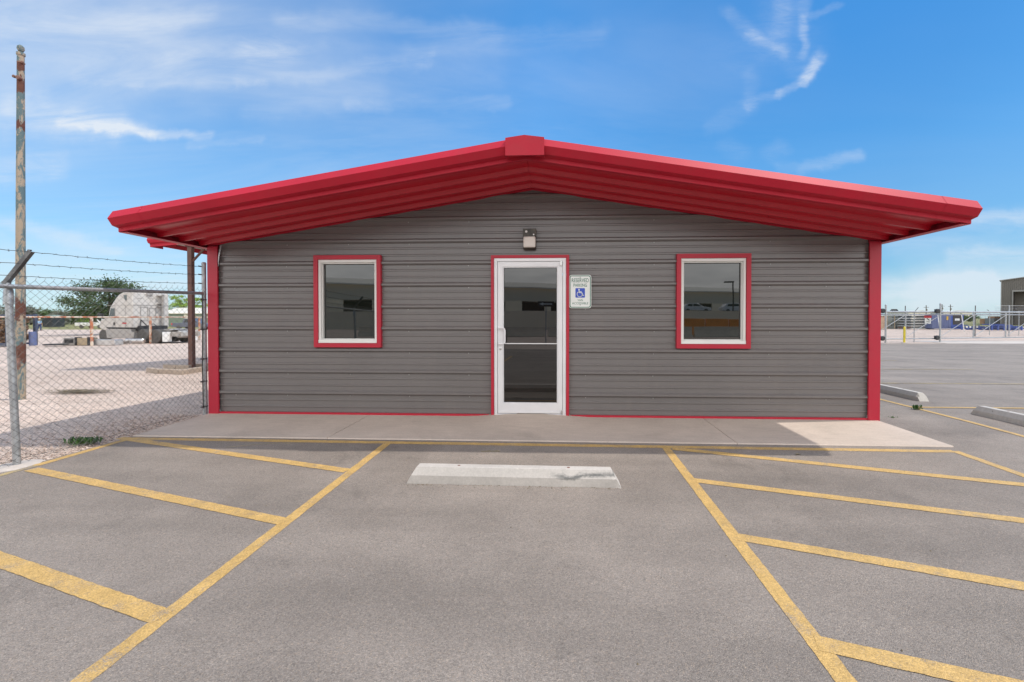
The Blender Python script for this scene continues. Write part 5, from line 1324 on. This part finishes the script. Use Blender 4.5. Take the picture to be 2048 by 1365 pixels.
# pale haze low down
lowh=ramp(nt,Z,[(0.0,.40),(.10,.19),(.34,.04),(.5,.0)])
dens=mth(nt,'MINIMUM',mth(nt,'ADD',dens,lowh),.80)
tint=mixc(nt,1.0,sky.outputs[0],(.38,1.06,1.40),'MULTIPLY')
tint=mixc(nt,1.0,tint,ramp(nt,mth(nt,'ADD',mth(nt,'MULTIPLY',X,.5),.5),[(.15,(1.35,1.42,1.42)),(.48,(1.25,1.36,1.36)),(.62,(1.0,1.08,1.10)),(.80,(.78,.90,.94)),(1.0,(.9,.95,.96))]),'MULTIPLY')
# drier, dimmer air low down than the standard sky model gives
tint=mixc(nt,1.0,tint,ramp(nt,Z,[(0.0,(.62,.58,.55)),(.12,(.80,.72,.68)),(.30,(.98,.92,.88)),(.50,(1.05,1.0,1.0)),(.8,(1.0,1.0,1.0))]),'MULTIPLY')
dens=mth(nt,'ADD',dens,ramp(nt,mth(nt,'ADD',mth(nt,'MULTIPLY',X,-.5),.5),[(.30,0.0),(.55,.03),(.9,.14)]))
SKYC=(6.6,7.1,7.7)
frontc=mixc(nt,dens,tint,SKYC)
# cloud bank behind the photographer, added and brightened to light the shaded wall
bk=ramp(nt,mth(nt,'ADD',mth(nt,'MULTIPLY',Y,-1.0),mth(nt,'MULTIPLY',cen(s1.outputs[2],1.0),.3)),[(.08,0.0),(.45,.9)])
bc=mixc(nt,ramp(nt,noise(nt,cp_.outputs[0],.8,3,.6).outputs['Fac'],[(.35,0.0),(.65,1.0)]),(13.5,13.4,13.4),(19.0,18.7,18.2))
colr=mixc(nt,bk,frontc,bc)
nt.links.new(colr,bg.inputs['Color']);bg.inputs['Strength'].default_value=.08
sl_=bpy.data.lights.new('sun','SUN');sl_.energy=2.1;sl_.angle=R(.9);sl_.color=(1,.95,.88)
so=bpy.data.objects.new('sun',sl_);COL.objects.link(so);so.rotation_euler=SUN.to_track_quat('Z','Y').to_euler();so.location=(10,0,20)
# ------------------------------------------------------------------ camera
cam=bpy.data.cameras.new('camera');cam.sensor_width=36;cam.sensor_fit='HORIZONTAL';cam.lens=F/2048*36;cam.clip_end=3000;cam.clip_start=.05
cam.shift_x=-(CX-1024)/2048;cam.shift_y=-(682.5-CY)/2048
co=bpy.data.objects.new('camera',cam);COL.objects.link(co);co.location=EYE
rot=Matrix((RT,UP,-FW)).transposed();co.rotation_euler=rot.to_euler();scn.camera=co
vs=scn.view_settings;vs.view_transform='Standard';vs.look='None';vs.gamma=1;vs.use_curve_mapping=False;vs.exposure=.6
scn.render.resolution_x=1024;scn.render.resolution_y=682
scn.cycles.max_bounces=6
